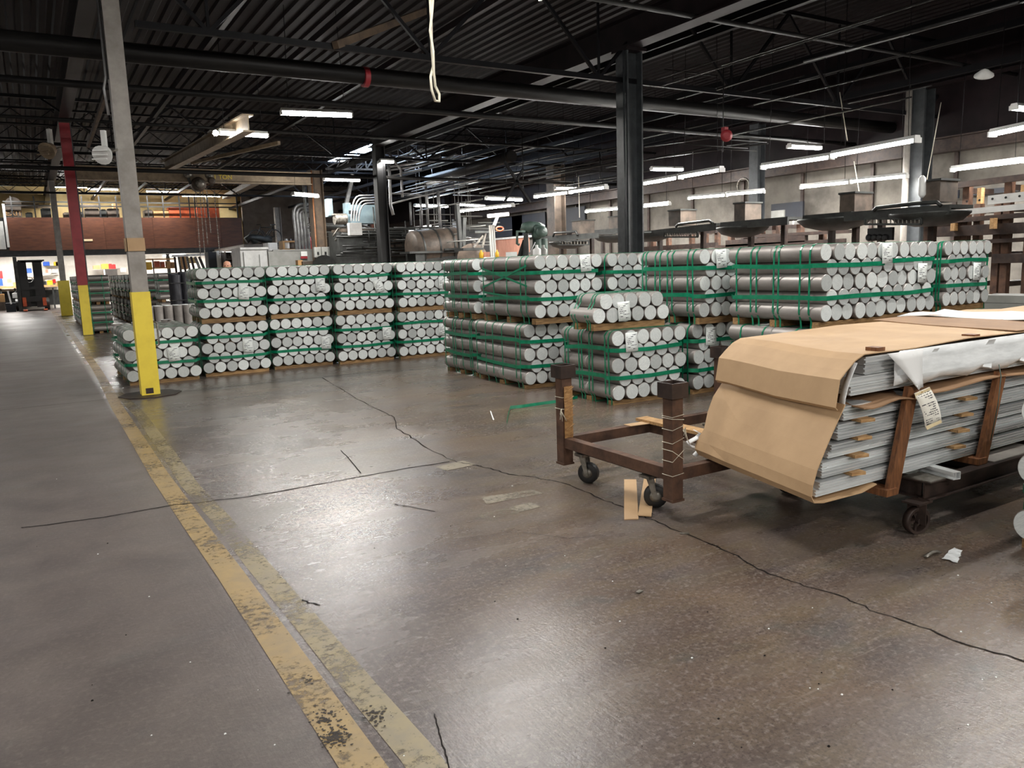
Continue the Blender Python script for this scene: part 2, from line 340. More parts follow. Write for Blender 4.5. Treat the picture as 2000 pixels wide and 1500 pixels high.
def print_mat(name, base, ink, rows=14., seed=0):
    m = mat(name, base, rough=.55); nt = m.node_tree; N = nt.nodes; L = nt.links; bs = N['Principled BSDF']
    uv = N.new('ShaderNodeTexCoord'); sx = N.new('ShaderNodeSeparateXYZ'); L.new(uv.outputs['UV'], sx.inputs[0])
    def mth(op, a, b=None):
        x = N.new('ShaderNodeMath'); x.operation = op
        for k, q in enumerate((a, b)):
            if q is None: continue
            if isinstance(q, (int, float)): x.inputs[k].default_value = q
            else: L.new(q, x.inputs[k])
        return x.outputs[0]
    row = mth('MULTIPLY', sx.outputs['Y'], rows); fr = mth('FRACT', row); fl = mth('FLOOR', row)
    line = mth('MULTIPLY', mth('GREATER_THAN', fr, .35), mth('LESS_THAN', fr, .8))
    cb = N.new('ShaderNodeCombineXYZ'); L.new(mth('MULTIPLY', sx.outputs['X'], 22), cb.inputs[0]); L.new(mth('MULTIPLY', fl, 7.31+seed), cb.inputs[1])
    nz = N.new('ShaderNodeTexNoise'); nz.inputs['Scale'].default_value = 1.; nz.inputs['Detail'].default_value = 1; L.new(cb.outputs[0], nz.inputs['Vector'])
    cb2 = N.new('ShaderNodeCombineXYZ'); L.new(mth('MULTIPLY', sx.outputs['X'], 2.2), cb2.inputs[0]); L.new(mth('MULTIPLY', fl, 3.7+seed), cb2.inputs[1])
    nz2 = N.new('ShaderNodeTexNoise'); nz2.inputs['Scale'].default_value = 1.; nz2.inputs['Detail'].default_value = 0; L.new(cb2.outputs[0], nz2.inputs['Vector'])
    ink_f = mth('MULTIPLY', mth('MULTIPLY', line, mth('GREATER_THAN', nz.outputs['Fac'], .46)), mth('GREATER_THAN', nz2.outputs['Fac'], .47))
    mg = mth('MULTIPLY', mth('MULTIPLY', mth('GREATER_THAN', sx.outputs['X'], .1), mth('LESS_THAN', sx.outputs['X'], .9)), mth('MULTIPLY', mth('GREATER_THAN', sx.outputs['Y'], .07), mth('LESS_THAN', sx.outputs['Y'], .93)))
    mx = N.new('ShaderNodeMix'); mx.data_type = 'RGBA'; mx.inputs['A'].default_value = srgb(*base); mx.inputs['B'].default_value = srgb(*ink)
    L.new(mth('MULTIPLY', ink_f, mg), mx.inputs['Factor']); L.new(mx.outputs['Result'], bs.inputs['Base Color'])
    return m
M['label'] = print_mat('printed_label', (226, 230, 228), (70, 74, 78), 11)
M['tagprint'] = print_mat('printed_tag', (232, 228, 218), (60, 60, 66), 17, 3)
# ------------------------------------------------------------------ room shell
mb = MB(); mb.quad((-10, -9, 0), (18.3, -9, 0), (18.3, 50, 0), (-10, 50, 0)); floor = struct(mb.build('floor', M['floor']))
def wall(name, m, x0, x1, y0, y1, z0, z1):
    b = MB(); b.box(x0, x1, y0, y1, z0, z1); return struct(b.build(name, m))
wall('wall_left', M['block'], -10.2, -10, -9, 50, 0, 6.6)
wall('wall_right', M['block'], 18.3, 18.5, -9, 50, 0, 6.6)
wall('wall_front', M['block'], -10, 18.3, -9.2, -9, 0, 6.6)
wall('wall_back', M['cream'], -10, 18.3, 50, 50.2, 0, 6.6)
wall('wall_partition', M['blockdark'], 10.55, 18.3, 46.4, 46.6, 0, 6.6)
def strip_path(name, pts, wds, m, z=.0025):
    b = MB(); P = [Vector((p[0], p[1], z)) for p in pts]; prev = None
    for k, p in enumerate(P):
        d = (P[min(k+1, len(P)-1)]-P[max(k-1, 0)]).normalized(); n = Vector((-d.y, d.x, 0))
        wd = wds[k] if isinstance(wds, (list, tuple)) else wds
        i = b.add((p-n*wd/2, p+n*wd/2))
        if prev is not None: b.face((prev, prev+1, i+1, i))
        prev = i
    return struct(b.build(name, m, floor))
def dense(pts, n=6, jit=0.):
    out = []
    for a, b in zip(pts, pts[1:]):
        a, b = Vector(a), Vector(b)
        for k in range(n): out.append(a+(b-a)*(k/n)+Vector((random.gauss(0, jit), random.gauss(0, jit), 0)))
    return out+[Vector(pts[-1])]
strip_path('yellow_line', [(.70, -2), (.702, 1.3), (.705, 2.2), (.703, 3.0), (.70, 4.0), (.688, 4.9), (.675, 6.4), (.69, 8.5), (.70, 10.2), (.75, 13), (.775, 15), (.78, 20), (.8, 28), (.82, 40)], .128, M['line'])
strip_path('faded_line', [uz(x, y) for x, y in ((850, 1520), (814, 1471), (711, 1351), (602, 1219), (504, 1104), (430, 1012), (372, 949), (321, 875), (275, 812), (223, 760))], .115, M['oldline'], .0018)
CR1 = [(630, 738), (690, 775), (745, 803), (770, 815), (776, 838), (800, 851), (827, 872), (887, 901), (921, 908), (966, 917), (994, 927), (1043, 932), (1105, 945), (1133, 957), (1181, 978), (1230, 995), (1275, 1016), (1337, 1043), (1400, 1068), (1460, 1100), (1510, 1125), (1560, 1140), (1640, 1165), (1700, 1190), (1800, 1226), (1900, 1262), (2010, 1296)]
strip_path('crack', dense([uz(*p) for p in CR1], 5, .006), [.004+.007*random.random() for _ in range(5*(len(CR1)-1)+1)], M['crack'])
CR2 = [(40, 1031), (63, 1029), (200, 1011), (332, 988), (390, 982), (487, 970), (573, 955), (688, 934), (802, 914), (878, 902)]
strip_path('crack', dense([uz(*p) for p in CR2], 6, .004), [.009+.007*random.random() for _ in range(6*(len(CR2)-1)+1)], M['crack'])
strip_path('crack', dense([uz(*p) for p in ((848, 1395), (856, 1425), (868, 1465), (878, 1505))], 5, .0015), .0045, M['crack'])
strip_path('crack', dense([uz(*p) for p in ((1020, 1040), (1110, 1052), (1180, 1046))], 5, .004), .003, M['crack'])
strip_path('joint', dense([(-9, 10.95, 0), (.95, 10.93, 0)], 12, .002), .012, M['crack'])
strip_path('joint', dense([(1.5, 10.9, 0), (5.2, 10.9, 0)], 12, .002), .008, M['crack'])
for pl in (((931, 1006), (951, 1019), (1056, 990), (1036, 982)), ((850, 912), (872, 920), (928, 908), (905, 900)), ((940, 972), (950, 985), (1062, 964), (1040, 957))):
    b = MB(); b.quad(*[tuple(uz(*p)+Vector((0, 0, .002))) for p in pl]); struct(b.build('tape_mark', M['oldmark'], floor))
for px_, py_, nn in ((655, 1440, 150), (636, 1402, 70), (735, 1400, 60), (598, 1330, 14), (410, 1075, 10)):       # bare spots worn through the paint
    b = MB(); c0 = uz(px_, py_); rw = random.Random(px_)
    for k in range(nn):
        x, y, s = c0.x+rw.gauss(0, .024), c0.y+rw.gauss(0, .03), rw.uniform(.002, .008); n_ = b.add([(x+s*rw.uniform(.5, 1.2)*math.cos(a*1.05), y+s*rw.uniform(.5, 1.2)*math.sin(a*1.05), .0032+.00001*k) for a in range(6)]); b.face([n_+a for a in range(6)])
    o = struct(b.build('worn_spots', M['dirt'], floor))
# scuffs: a few dark tyre marks
for c0 in (((590, 1172), (605, 1178), (625, 1182)), ((770, 985), (800, 990), (850, 1000)), ((665, 880), (690, 905), (705, 925))):
    strip_path('tyre_mark', dense([uz(*p) for p in c0], 4, .003), .008, M['crack'])
# roof deck: corrugated sheet with one opening for daylight
def deck(x0, x1, y0, y1, z):
    b = MB(); x = x0; prof = []
    while x < x1-1e-6:
        for dx, dz in ((0, 0), (.10, 0), (.135, .05), (.225, .05)): 
            if x+dx < x1: prof.append((x+dx, z+dz))
        x += .26
    prof.append((x1, z))
    i = b.add([(px, y, pz) for y in (y0, y1) for px, pz in prof]); n = len(prof)
    for k in range(n-1): b.face((i+k, i+k+1, i+n+k+1, i+n+k))
    return b
ceil = None
for xs in ((-10, 12.3, -9, 50), (13.9, 18.3, -9, 50), (12.3, 13.9, -9, 28.8), (12.3, 13.9, 36.8, 50)):
    o = deck(*xs, 6.5).build('ceiling' if ceil is None else 'roof_sheet', M['deck'], ceil); struct(o); ceil = ceil or o
def steel(name, m, parts, parent=None):
    b = MB()
    for kind, *a in parts: getattr(b, kind)(*a)
    return struct(b.build(name, m, parent or ceil))
for X, zc, ww, ye in ((1.15, 5.78, .26, 50), (9.05, 5.29, .30, 22.6), (17.3, 5.3, .3, 46)):
    steel('girder', M['girder'], [('ibeam', (X, -9, zc), (X, ye, zc), ww, .5, .03)])
for Y in (-2.4, 10.9, 24.2, 37.5):
    zb = 4.53 if Y == 10.9 else 5.0; ps = [('bar', (1.4 if Y == 10.9 else -10, Y, zb), (18.2, Y, zb), .07, .08), ('bar', (-10, Y, 6.15), (18.2, Y, 6.15), .08, .08)]
    x = .7
    while x < 17.5:
        ps += [('bar', (x, Y, 6.12), (x+1.55, Y, zb), .05, .05), ('bar', (x+1.55, Y, zb), (x+3.1, Y, 6.12), .05, .05), ('bar', (x+1.55, Y, zb), (x+1.55, Y, 6.12), .035, .035)]; x += 3.1
    steel('roof_truss', M['joist'], ps)
for k in range(20):
    Y = -7.5+k*2.9
    if abs((Y-10.9) % 13.3) < .7 or Y < 23: continue
    ps = [('bar', (-10, Y, 6.42), (18.2, Y, 6.42), .08, .06), ('bar', (-10, Y, 5.98), (18.2, Y, 5.98), .06, .05)]
    x = -10.
    while x < 18: ps += [('bar', (x, Y, 6.4), (x+.5, Y, 6.0), .025, .025), ('bar', (x+.5, Y, 6.0), (x+1., Y, 6.4), .025, .025)]; x += 1.
    steel('open_joist', M['joist'], ps)
for X, z in ((-4, 5.9), (3.35, 5.85), (5.1, 5.86), (7.1, 5.86), (11.1, 5.7), (13.2, 5.2), (14.9, 5.3), (16.2, 5.0), (10.4, 5.3)):
    steel('purlin', M['girder' if X < 8 else 'joist'], [('bar', (X, -9, z), (X, 50, z), .09, .12)])
steel('knee_brace', M['browncol'], [('bar', uy(655, 88, 10.8), uz(840, 18, 5.75), .09, .1)])
steel('knee_brace', M['browncol'], [('bar', uy(172, 285, 20), uy(205, 190, 16), .06, .08)])
for Y, z, r, nm in ((12.0, 4.46, .13, 'overhead_pipe'), (13.0, 4.21, .05, 'overhead_pipe'), (15., 4.64, .05, 'overhead_pipe'), (17.5, 5.15, .06, 'overhead_pipe'), (20.5, 5.0, .04, 'overhead_pipe'), (9.2, 5.1, .04, 'overhead_pipe'), (22.6, 4.2, .05, 'overhead_pipe')):
    b = MB(); b.tube([(-10, Y, z), (4, Y, z), (18.2, Y, z)], r, 12 if r > .1 else 8); struct(b.build(nm, M['pipe'], ceil))
# dark fascia beam low on the right wall, wall panel joints
steel('wall_beam', M['rustdark'], [('ibeam', (18.05, -9, 3.85), (18.05, 46, 3.85), .28, .34, .03)])
for k in range(12):
    steel('wall_post', M['rustdark'], [('bar', (18.24, 2+k*2.1, 0), (18.24, 2+k*2.1, 6.4), .05, .09, (0, 1, 0))])
# dark sheet over the upper right wall: its unlit shade put into colour
wall('wall_right_upper', M['girder'], 18.2, 18.28, -9, 46.4, 4.02, 6.5)

# ------------------------------------------------------------------ strip lights
def strip(a, b, label, w=1., two=True, wire=True, glow=False):
    a, b = Vector(a), Vector(b); d = (b-a); Ln = d.length; t = d.normalized(); mid = (a+b)/2
    r = thing('strip_light', label, 'light', mid, math.atan2(t.y, t.x), 'fluorescent strip lights under the roof')
    h = Ln/2; bx = MB(); wd = .16 if not two else .15
    n = bx.add([(-h, -.05, .09), (h, -.05, .09), (h, .05, .09), (-h, .05, .09), (-h, -wd/2, .035), (h, -wd/2, .035), (h, wd/2, .035), (-h, wd/2, .035)])
    for q in ((0, 1, 2, 3), (0, 1, 5, 4), (1, 2, 6, 5), (2, 3, 7, 6), (3, 0, 4, 7), (4, 5, 6, 7)): bx.face([n+i for i in q])
    bx.build('housing', M['white'], r)
    for sx in (1, -1):
        e = MB(); e.box(sx*h-.015, sx*h+.015, -wd/2, wd/2, -.03, .05); e.build('end_cap', M['white'], r)
    for s in ((-.035, .035) if two else (0,)):
        u = MB(); rr = .018 if two else .055
        if two:
            u.tube([(-h+.01, s, .005), (0, s, .005), (-.0+.001, s, .005), (h-.01, s, .005)][0:4:3], rr, 8)
            u.build('tube', M['tube'], r)
        else:
            i = u.add([(-h, -.08, .034), (h, -.08, .034), (h, -.035, -.03), (-h, -.035, -.03), (-h, .035, -.03), (h, .035, -.03), (h, .08, .034), (-h, .08, .034)])
            for q in ((0, 1, 2, 3), (3, 2, 5, 4), (4, 5, 6, 7), (0, 3, 4, 7), (1, 6, 5, 2)): u.face([i+k for k in q])
            u.build('lens', M['glow'], r)
    if wire:
        for sx in (-.8, .8):
            c = MB(); top = 6.3-mid.z
            c.tube([(sx*h, 0, .09), (sx*h*.9, 0, top)], .006, 5); c.build('hanger', M['joist'], r)
    ld = bpy.data.lights.new('lamp', 'AREA'); ld.shape = 'RECTANGLE'; ld.size = Ln*.96; ld.size_y = .06
    ld.energy = 70*Ln*w*LAMP; ld.color = (1., .972, .92)
    lo = bpy.data.objects.new('lamp', ld); COL.objects.link(lo); lo.parent = r; lo.location = (0, 0, -.036); lo['kind'] = 'helper'
    return r
def stripz(pa, pb, z, label, **k): return strip(uz(*pa, z), uz(*pb, z), label, **k)
# over the open floor: single-lens fixtures across the bay
stripz((549, 221), (687, 226), 4.4, 'nearest wide strip light over the billet stacks, above the brown column', two=False)
stripz((428, 260), (522, 266), 4.4, 'strip light just right of the cut end of the runway beam', two=False)
stripz((633, 351), (702, 353), 4.4, 'strip light hanging between the brown column and the black column', two=False)
stripz((572, 380), (620, 384), 4.0, 'strip light low against the left side of the brown column', two=False)
stripz((870, -26), (1060, -8), 4.4, 'bright strip light overhead at the very top of the picture', two=False)
stripz((1541, 287), (1601, 290), 4.1, 'short strip light above the long tube lights, near the red bell', two=False)
stripz((1272, 331), (1332, 332), 4.1, 'short strip light just right of the dark steel column', two=False)
stripz((1084, 368), (1127, 369), 4.1, 'short strip light left of the dark steel column, high up', two=False)
stripz((742, 316), (768, 317), 4.6, 'small yellow-white light just right of the black column below the skylight', two=False)
stripz((810, 402), (873, 404), 3.9, 'strip light in front of the conduits above the boiler drum', two=False)
stripz((895, 400), (945, 403), 3.9, 'dim strip light beyond the conduits and boiler drum', two=False)
stripz((950, 388), (1018, 391), 3.6, 'strip light in the gap behind the crossed dark braces', two=False)
# the two lengthwise rows at the right
R1 = [((1490, 328), (1624, 308), 'long tube light left of the joint in the brightest hanging row'), ((1627, 305), (1792, 275), 'long tube light ending at the steel wall column, brightest row'), ((1245, 362), (1326, 348), 'long tube light touching the right edge of the dark steel column, upper row'), ((1329, 347), (1410, 333), 'long tube light right of the dark steel column with a white end plate'), ((1046, 385), (1112, 377), 'tube light left of the dark steel column, far half of its pair'), ((1114, 376), (1184, 367), 'tube light left of the dark steel column, near half of its pair'), ((902, 413), (1002, 402), 'far tube light above the drop-arm of the green machine'), ((1938, 264), (2040, 243), 'long tube light at the right edge of the picture, upper')]
for a, b, l in R1: stripz(a, b, 3.2, l)
R2 = [((1565, 367), (1660, 357), 'thin tube light over the rack, left half of the pair near the wall column'), ((1662, 356), (1772, 345), 'thin tube light over the rack touching the wall column'), ((1860, 333), (1997, 316), 'thin tube light on the wall side above the brown bar rack'), ((1345, 388), (1418, 382), 'thin tube light with dark end cap, far half, over the fan table'), ((1420, 381), (1492, 375), 'thin tube light over the fan table, near half'), ((1145, 414), (1225, 407), 'thin tube light low on the left side of the dark steel column'), ((1247, 405), (1308, 399), 'thin tube light low on the right side of the dark steel column')]
for a, b, l in R2: stripz(a, b, 3.1, l)
strip((15.6, 7.9, 4.0), (16.9, 7.8, 4.0), 'strip light at the right edge of the picture, topmost of three', two=False)
# mezzanine and workshop at the far end
for a, b, Y, l in (((102, 364), (170, 368), 45.2, 'tube light over the mezzanine behind the red column'), ((172, 368), (231, 373), 45.2, 'tube light over the mezzanine between the red and grey columns'), ((103, 376), (228, 381), 47.5, 'lower tube light over the mezzanine behind the red column'), ((285, 373), (352, 377), 45.2, 'tube light over the mezzanine right of the yellow based column'), ((355, 381), (430, 386), 46.5, 'tube light over the mezzanine behind the chain hoist'), ((-4, 375), (30, 377), 45.2, 'tube light over the mezzanine at the left edge of the picture')):
    strip(uy(*a, Y), uy(*b, Y), l, w=.9)
for p, Y, l in (((22, 497), 47.5, 'ceiling light under the mezzanine above the forklift'), ((180, 494), 47.0, 'ceiling light under the mezzanine right of the red column'), ((340, 499), 47.5, 'ceiling light under the mezzanine right of the yellow based column'), ((378, 490), 47, 'ceiling light under the mezzanine left of the hanging chains'), ((455, 492), 45, 'ceiling light under the right end of the mezzanine')):
    c = uy(*p, Y); strip((c.x-.6, Y, c.z), (c.x+.6, Y, c.z), l, w=2.4, two=False, wire=False)
# added unseen fixtures behind and beside the viewpoint, brightening floor, card and billet faces
for x, y, l, ww in ((-4.5, 3.5, 'added unseen strip light over the walkway left of the viewpoint', .8), (-4.5, 11, 'added unseen strip light over the walkway beside the yellow based column', .8), (-4.5, 19, 'added unseen strip light over the walkway beside the red column', .8), (-3.5, 31, 'added unseen strip light over the far walkway', 1), (5.6, 1.6, 'added unseen strip light over the packed extrusions', .3), (1.2, -3.6, 'added unseen strip light behind the viewpoint', 1.8), (-3.5, -5, 'added unseen strip light far behind the viewpoint on the walkway side', 2.6), (3.2, -7.5, 'added unseen strip light far behind the viewpoint in the middle', 3.2), (-7.5, .5, 'added unseen strip light by the left wall beside the viewpoint', 2.2), (8.5, -2.5, 'added unseen strip light behind the packed extrusions', 1.2), (8.3, 3.9, 'added unseen strip light over the right billet stacks', .7), (2.2, 4.6, 'added unseen strip light over the bare floor', .55)):
    strip((x-.65, y, 4.6), (x+.65, y, 4.6), l, w=ww, two=False)
# ------------------------------------------------------------------ billet bundles
D = .165; R = D/2; DR = .866*D
BMESH = {}
def billet_mesh(L):
    k = round(L, 3)
    if k not in BMESH:
        b = MB(); r = R*.985; ch = .006; n = 22
        b.cyl((0, ch, 0), (0, L-ch, 0), r, n, cap=False)
        for y0, y1, mi in ((ch, 0, 1), (L-ch, L, 1)):
            b.cyl((0, y0, 0), (0, y1, 0), r, n, r2=r-ch*.8, cap=False)
            i = b.add([((r-ch*.8)*math.cos(2*math.pi*q/n), y1, (r-ch*.8)*math.sin(2*math.pi*q/n)) for q in range(n)])
            b.face([i+q for q in range(n)], False, 1)
        BMESH[k] = b.data('billet', [M['billet'], M['disc']])
    return BMESH[k]
SKM = {}
def skid_mesh(w, h, dp):
    k = (round(w, 2), round(h, 3), dp)
    if k not in SKM:
        b = MB(); b.box(0, w, 0, dp, 0, h-.002); SKM[k] = b.data('skid_beam', M['wood'])
    return SKM[k]
ZL = .05; H5 = 4*DR+D; ZU = ZL+H5+.072
rngb = random.Random(5)
def bundle(label, x, y, deg, upper, segs, vs, rows=(6, 5, 6, 5, 6), tagpos=None, hs=(1, 3), rear=True, group='strapped bundles of aluminium billets', z0=None, skew=0., xstrap=False, tilt=0., messy=0.):
    sk = .072 if upper else .05
    z0 = (ZL+H5 if upper else 0.) if z0 is None else z0
    a = math.radians(deg)
    root = thing('billet_bundle', label, 'billet bundle', (x-R*math.cos(a), y-R*math.sin(a), z0), a, group)
    L = sum(segs); nr = len(rows); Wd = 6*D
    for i, n in enumerate(rows):                        # i = 0 top row
        z = sk+R+(nr-1-i)*DR
        for k in range(n):
            xx = (k+.5+(6-n)*.5)*D; yy = rngb.uniform(-.012, .012)
            edge = k == 0 or k == n-1 or i == 0
            for q, Ls in enumerate(segs):
                if q and not (edge and rear): break
                o = link('billet', billet_mesh(Ls-.004), root, (xx, yy, z))
                o.rotation_euler = (0, rngb.uniform(0, 6.28), rngb.uniform(-.004, .004)); yy += Ls
    # timber beams underneath
    nb = 3 if L > .6 else 2
    for k in range(nb):
        link('skid_beam', skid_mesh(Wd*.93, sk, .09), root, (Wd*.035, .035+(L-.16)*k/(nb-1), 0))
    top = sk+(nr-1)*DR+D; zb = 0.001
    wt = rows[0] == 6
    for v in vs:                                         # straps over the top and under the skid
        b = MB(); pts = []; j = lambda s=.006: rngb.uniform(-s, s)
        xo = 0 if wt else R
        arc = lambda cx, cz, a0, a1, n=4: [(cx+(R+.002)*math.cos(a0+(a1-a0)*t/n), 0, cz+(R+.002)*math.sin(a0+(a1-a0)*t/n)) for t in range(n+1)]
        pts += arc(xo+R, top-R, math.pi*1.02, math.pi*.5)
        pts += arc(Wd-xo-R, top-R, math.pi*.5, -.06)
        pts += [(Wd+.002, 0, sk+R)]+[(Wd-.035+.003, 0, sk-.004), (Wd*.965+.001, 0, zb)]
        pts += [(Wd*.035-.001, 0, zb), (.035-.003, 0, sk-.004), (-.002, 0, sk+R)]
        dx = [j(.012) for _ in pts]
        b.band([(p[0], v+dy*.6, p[2]) for p, dy in zip(pts, dx)], (0, 1, 0), .019, .003)
        b.build('strap', M['strap'], root)
    for hrow in hs:                                      # straps around the bundle
        if hrow >= nr: continue
        z = sk+R+(nr-1-hrow)*DR+rngb.uniform(-.01, .035); dz = rngb.uniform(-.02, .02)
        b = MB(); yf = -.016; i0 = R*.9
        path = [(-.006, .15, z+dz), (-.002, .09, z), (.05, .012, z), (i0, yf, z), (Wd*.5, yf, z+rngb.uniform(-.012, .012)), (Wd-i0, yf, z+dz*.5), (Wd-.05, .012, z), (Wd+.003, .1, z), (Wd+.005, L-.1, z), (Wd-.05, L+.012, z), (.06, L+.012, z), (-.006, L-.08, z-dz), (-.006, L*.55, z+dz*.6)]
        b.band(path, (0, 0, 1), .042, .003); b.build('strap', M['strap'], root)
    if xstrap:
        for za, zb2 in ((.60, .38), (.36, .62), (.30, .22)):
            b = MB(); b.band([(-.012, L*.92, sk+za), (-.012, L*.5, sk+(za+zb2)/2), (-.012, .14, sk+zb2)], (0, 0, 1), .024, .003, closed=False); b.build('strap', M['strap'], root)
    if tagpos:
        tx, tz, rot = tagpos; b = MB(); w, h = .15, .20
        g = [[(tx+(-w/2+w*u)*math.cos(rot)-(h*v)*math.sin(rot), -.022-.012*math.sin(u*2.6)-.006*v, tz-(h*v)*math.cos(rot)-(-w/2+w*u)*math.sin(rot)*1.) for u in (0, .33, .66, 1)] for v in (1, .66, .33, 0)]
        b.sheet(g, .002, uv=True); b.build('paper_tag', M['label'], root)
    return root
S4 = [.28]*4; S5 = [.3]*6
LEFTV = [.06, .22, .5, .75, .98]
bundle('low bundle of bright round billets straight behind the yellow column base, nothing stacked on it', 1.07, 12.02, .5, False, S5, [.05, .3, .62, 1.0, 1.4], tagpos=(.62, .50, -.06))
for n, lx, ly, la, ux_, uy_, ua, tl, tu in (
    ('second', 2.11, 12.2, -1.7, 2.12, 12.2, -2, (.66, .52, 0), (.66, .53, .08)),
    ('third', 3.14, 12.26, -1.9, 3.15, 12.28, -2.2, (.86, .47, .05), (.82, .60, 0)),
    ('fourth', 4.15, 12.14, -1.9, 4.16, 12.14, -2., (.84, .55, .03), (.70, .54, -.32)),
    ('fifth', 5.16, 12.03, -1.8, 5.17, 11.98, -1.9, (.8, .55, .02), (.8, .55, 0))):
    bundle(f'bottom bundle of bright billets in the {n} stack counting from the yellow column', lx, ly, la, False, S4, LEFTV, tagpos=tl)
    bundle(f'top bundle of bright billets in the {n} stack counting from the yellow column', ux_, uy_, ua, True, S4, LEFTV, tagpos=tu)
R2s = [.72, .7]; 
bundle('bottom dull billet bundle with sagging straps beyond the crossed-strap stack', 5.12, 9.3, .2, False, [.5, .48], [.10, .16, .38, .58, .66, .9], tagpos=(.28, .74, .1))
bundle('top billet bundle with slack straps just beyond the crossed-strap stack', 5.10, 9.28, -.6, True, [.48, .46], [.14, .34, .56, .62, .84], tagpos=(.25, .82, 0), hs=(1, 3))
bundle('bottom bundle of dull billets under the bundle with the crossed straps', 5.02, 7.9, -2.1, False, [.67, .67], [.1, .2, .55, .8, 1.0, 1.26])
bundle('top bundle with green straps crossed in an X on its side', 5.07, 7.72, -.4, True, [.67, .66], [.18, .3, .62, .95, 1.22], tagpos=(.72, .80, -.06), xstrap=True)
bundle('bottom bundle hidden behind the small two-row bundle', 6.13, 7.72, 0, False, [.5, .48], [.2, .6], rear=False)
bundle('top bundle of pale billets seen in the gap right of the crossed straps', 6.13, 7.70, .5, True, [.5, .48], [.05, .4, .8])
bundle('bottom bundle in shade behind the right trolley post, one billet face polished bright', 6.21, 6.31, -1.2, False, [.5, .46], [.08, .3, .6, .85], tagpos=(.25, .74, .02))
bundle('top bundle with long pinkish grey sides in front of the dark steel column', 6.20, 6.2, 0.2, True, [.5, .46], [.1, .18, .42, .5, .62, .7, .86, .92], tagpos=(.29, .80, -.06))
bundle('nearest bottom bundle with wide green straps, standing behind the brown trolley', 5.12, 6.35, -2.7, False, [.5, .48], [.06, .13, .36, .42, .56, .62, .84, .9], tagpos=(.23, .76, -.03))
bundle('short two-row bundle of bright billets stacked on the nearest strapped bundle', 4.97, 6.47, -3.8, True, [.46], [.09, .15, .35, .41], rows=(5, 6), hs=(), tagpos=(.37, .29, -.06))
bundle('bottom bundle mostly hidden behind the cardboard covered pack', 6.38, 4.9, -1, False, [.5, .58], [.2, .6, .9])
bundle('top bundle with the longest clean grey side, right behind the cardboard covered pack', 6.4, 4.83, -1.7, True, [.6, .58], [.12, .24, .5, .56, .78, .86, 1.06], tagpos=(.93, .80, -.03))
bundle('bottom bundle hidden under the middle of the right-hand white faced stack', 7.44, 5.0, -1.5, False, [.5, .58], [.2, .8], rear=False)
bundle('top bundle of white billet faces in the middle of the row above the cardboard pack', 7.44, 4.94, -1.5, True, [.6, .58], [.05, .3, .8], tagpos=(.70, .58, .03))
bundle('bottom bundle hidden under the last stack before the steel profile packs', 8.88, 5.15, .5, False, [.5, .58], [.2, .8], rear=False)
bundle('top bundle of white billet faces at the far right end of the row', 8.9, 5.12, .5, True, [.6, .58], [.035, .075, .5, .9], tagpos=(.66, .55, .03))
# bundles beyond, lying across the bay
def rotbundle(label, x, y, upper, length, vs, z0=None, deg=-90):
    return bundle(label, x, y, deg, upper, [length], vs, z0=z0)
ORD = ['nearest', 'second', 'third', 'fourth', 'fifth', 'sixth', 'farthest']
for k in range(7):
    for up in (False, True): rotbundle(f"{'top' if up else 'bottom'} crosswise bundle, {ORD[k]} in the row behind the red column", 1.2, 25.4+1.25*k, up, .62, [.12, .46])
for up in (False, True):
    rotbundle(f"{'top' if up else 'bottom'} crosswise bundle seen right of the yellow based column, pale green straps", 3.0, 24.6, up, 1.35, [.3, .85, 1.05])
    for k in range(7): rotbundle(f"{'top' if up else 'bottom'} crosswise bundle, {ORD[k]} in the row seen left of the pale grey column", 2.62, 27.4+1.25*k, up, .9, [.3, .7])
    rotbundle(f"{'top' if up else 'bottom'} dark crosswise bundle left of the upright short billets", 5.0, 24.2, up, .9, [.3, .7])
# short billets standing upright on two levels
p = thing('skid', 'low timber skid carrying the short upright billets', 'skid', (1.75, 16.2, 0))
for k in range(4): link('skid_board', skid_mesh(1.0, .1, .12), p, (0, k*.2, 0))
UPM = {}
def upr(h):
    if h not in UPM:
        b = MB(); b.cyl((0, 0, 0), (0, 0, h), R*.97, 18, micap=1); UPM[h] = b.data('short_billet', [M['billet'], M['disc']])
    return UPM[h]
for lvl, (zz, h) in enumerate(((.1, .36), (.50, .44))):
    if lvl:
        b = MB(); b.box(1.72, 2.80, 16.2, 16.95, .46, .498); tag(b.build('separator_board', M['wood']), 'thin board between the two levels of short upright billets', 'board')
    for i in range(6):
        for j in range(3):
            if lvl == 0 and i == 5: continue
            o = link('short_billet', upr(h), None, (1.84+i*.172, 16.32+j*.2, zz)); tag(o, f"short upright billet, {['front', 'middle', 'back'][j]} row, {['first', 'second', 'third', 'fourth', 'fifth', 'sixth'][i]} from the left, {['lower level on the timber skid', 'upper level on the board'][lvl]}", 'billet', ['short upright billets, lower level', 'short upright billets, upper level'][lvl])
# dark wrapped block standing behind them
b = MB(); n = 0
dk = thing('wrapped_pallet_load', 'dark grey wrapped load of upright pieces left of the second bright stack', 'wrapped load', (2.55, 17.6, 0))
for i in range(6):
    for j in range(2):
        b = MB(); b.cyl((i*.2, j*.3, .12), (i*.2, j*.3, 1.52+.03*((i*7+j) % 3)), .105, 10, mi=0); b.build('wrapped_roll', M['darkgrey'], dk)
for k in range(3): link('skid_board', skid_mesh(1.2, .12, .12), dk, (-.1, -.08+k*.2, 0))
for zz in (.6, 1.0, 1.35):
    b = MB(); b.band([(-.115, -.11, zz), (1.115, -.11, zz), (1.115, .41, zz), (-.115, .41, zz)], (0, 0, 1), .02, .004); b.build('band', M['black'], dk)
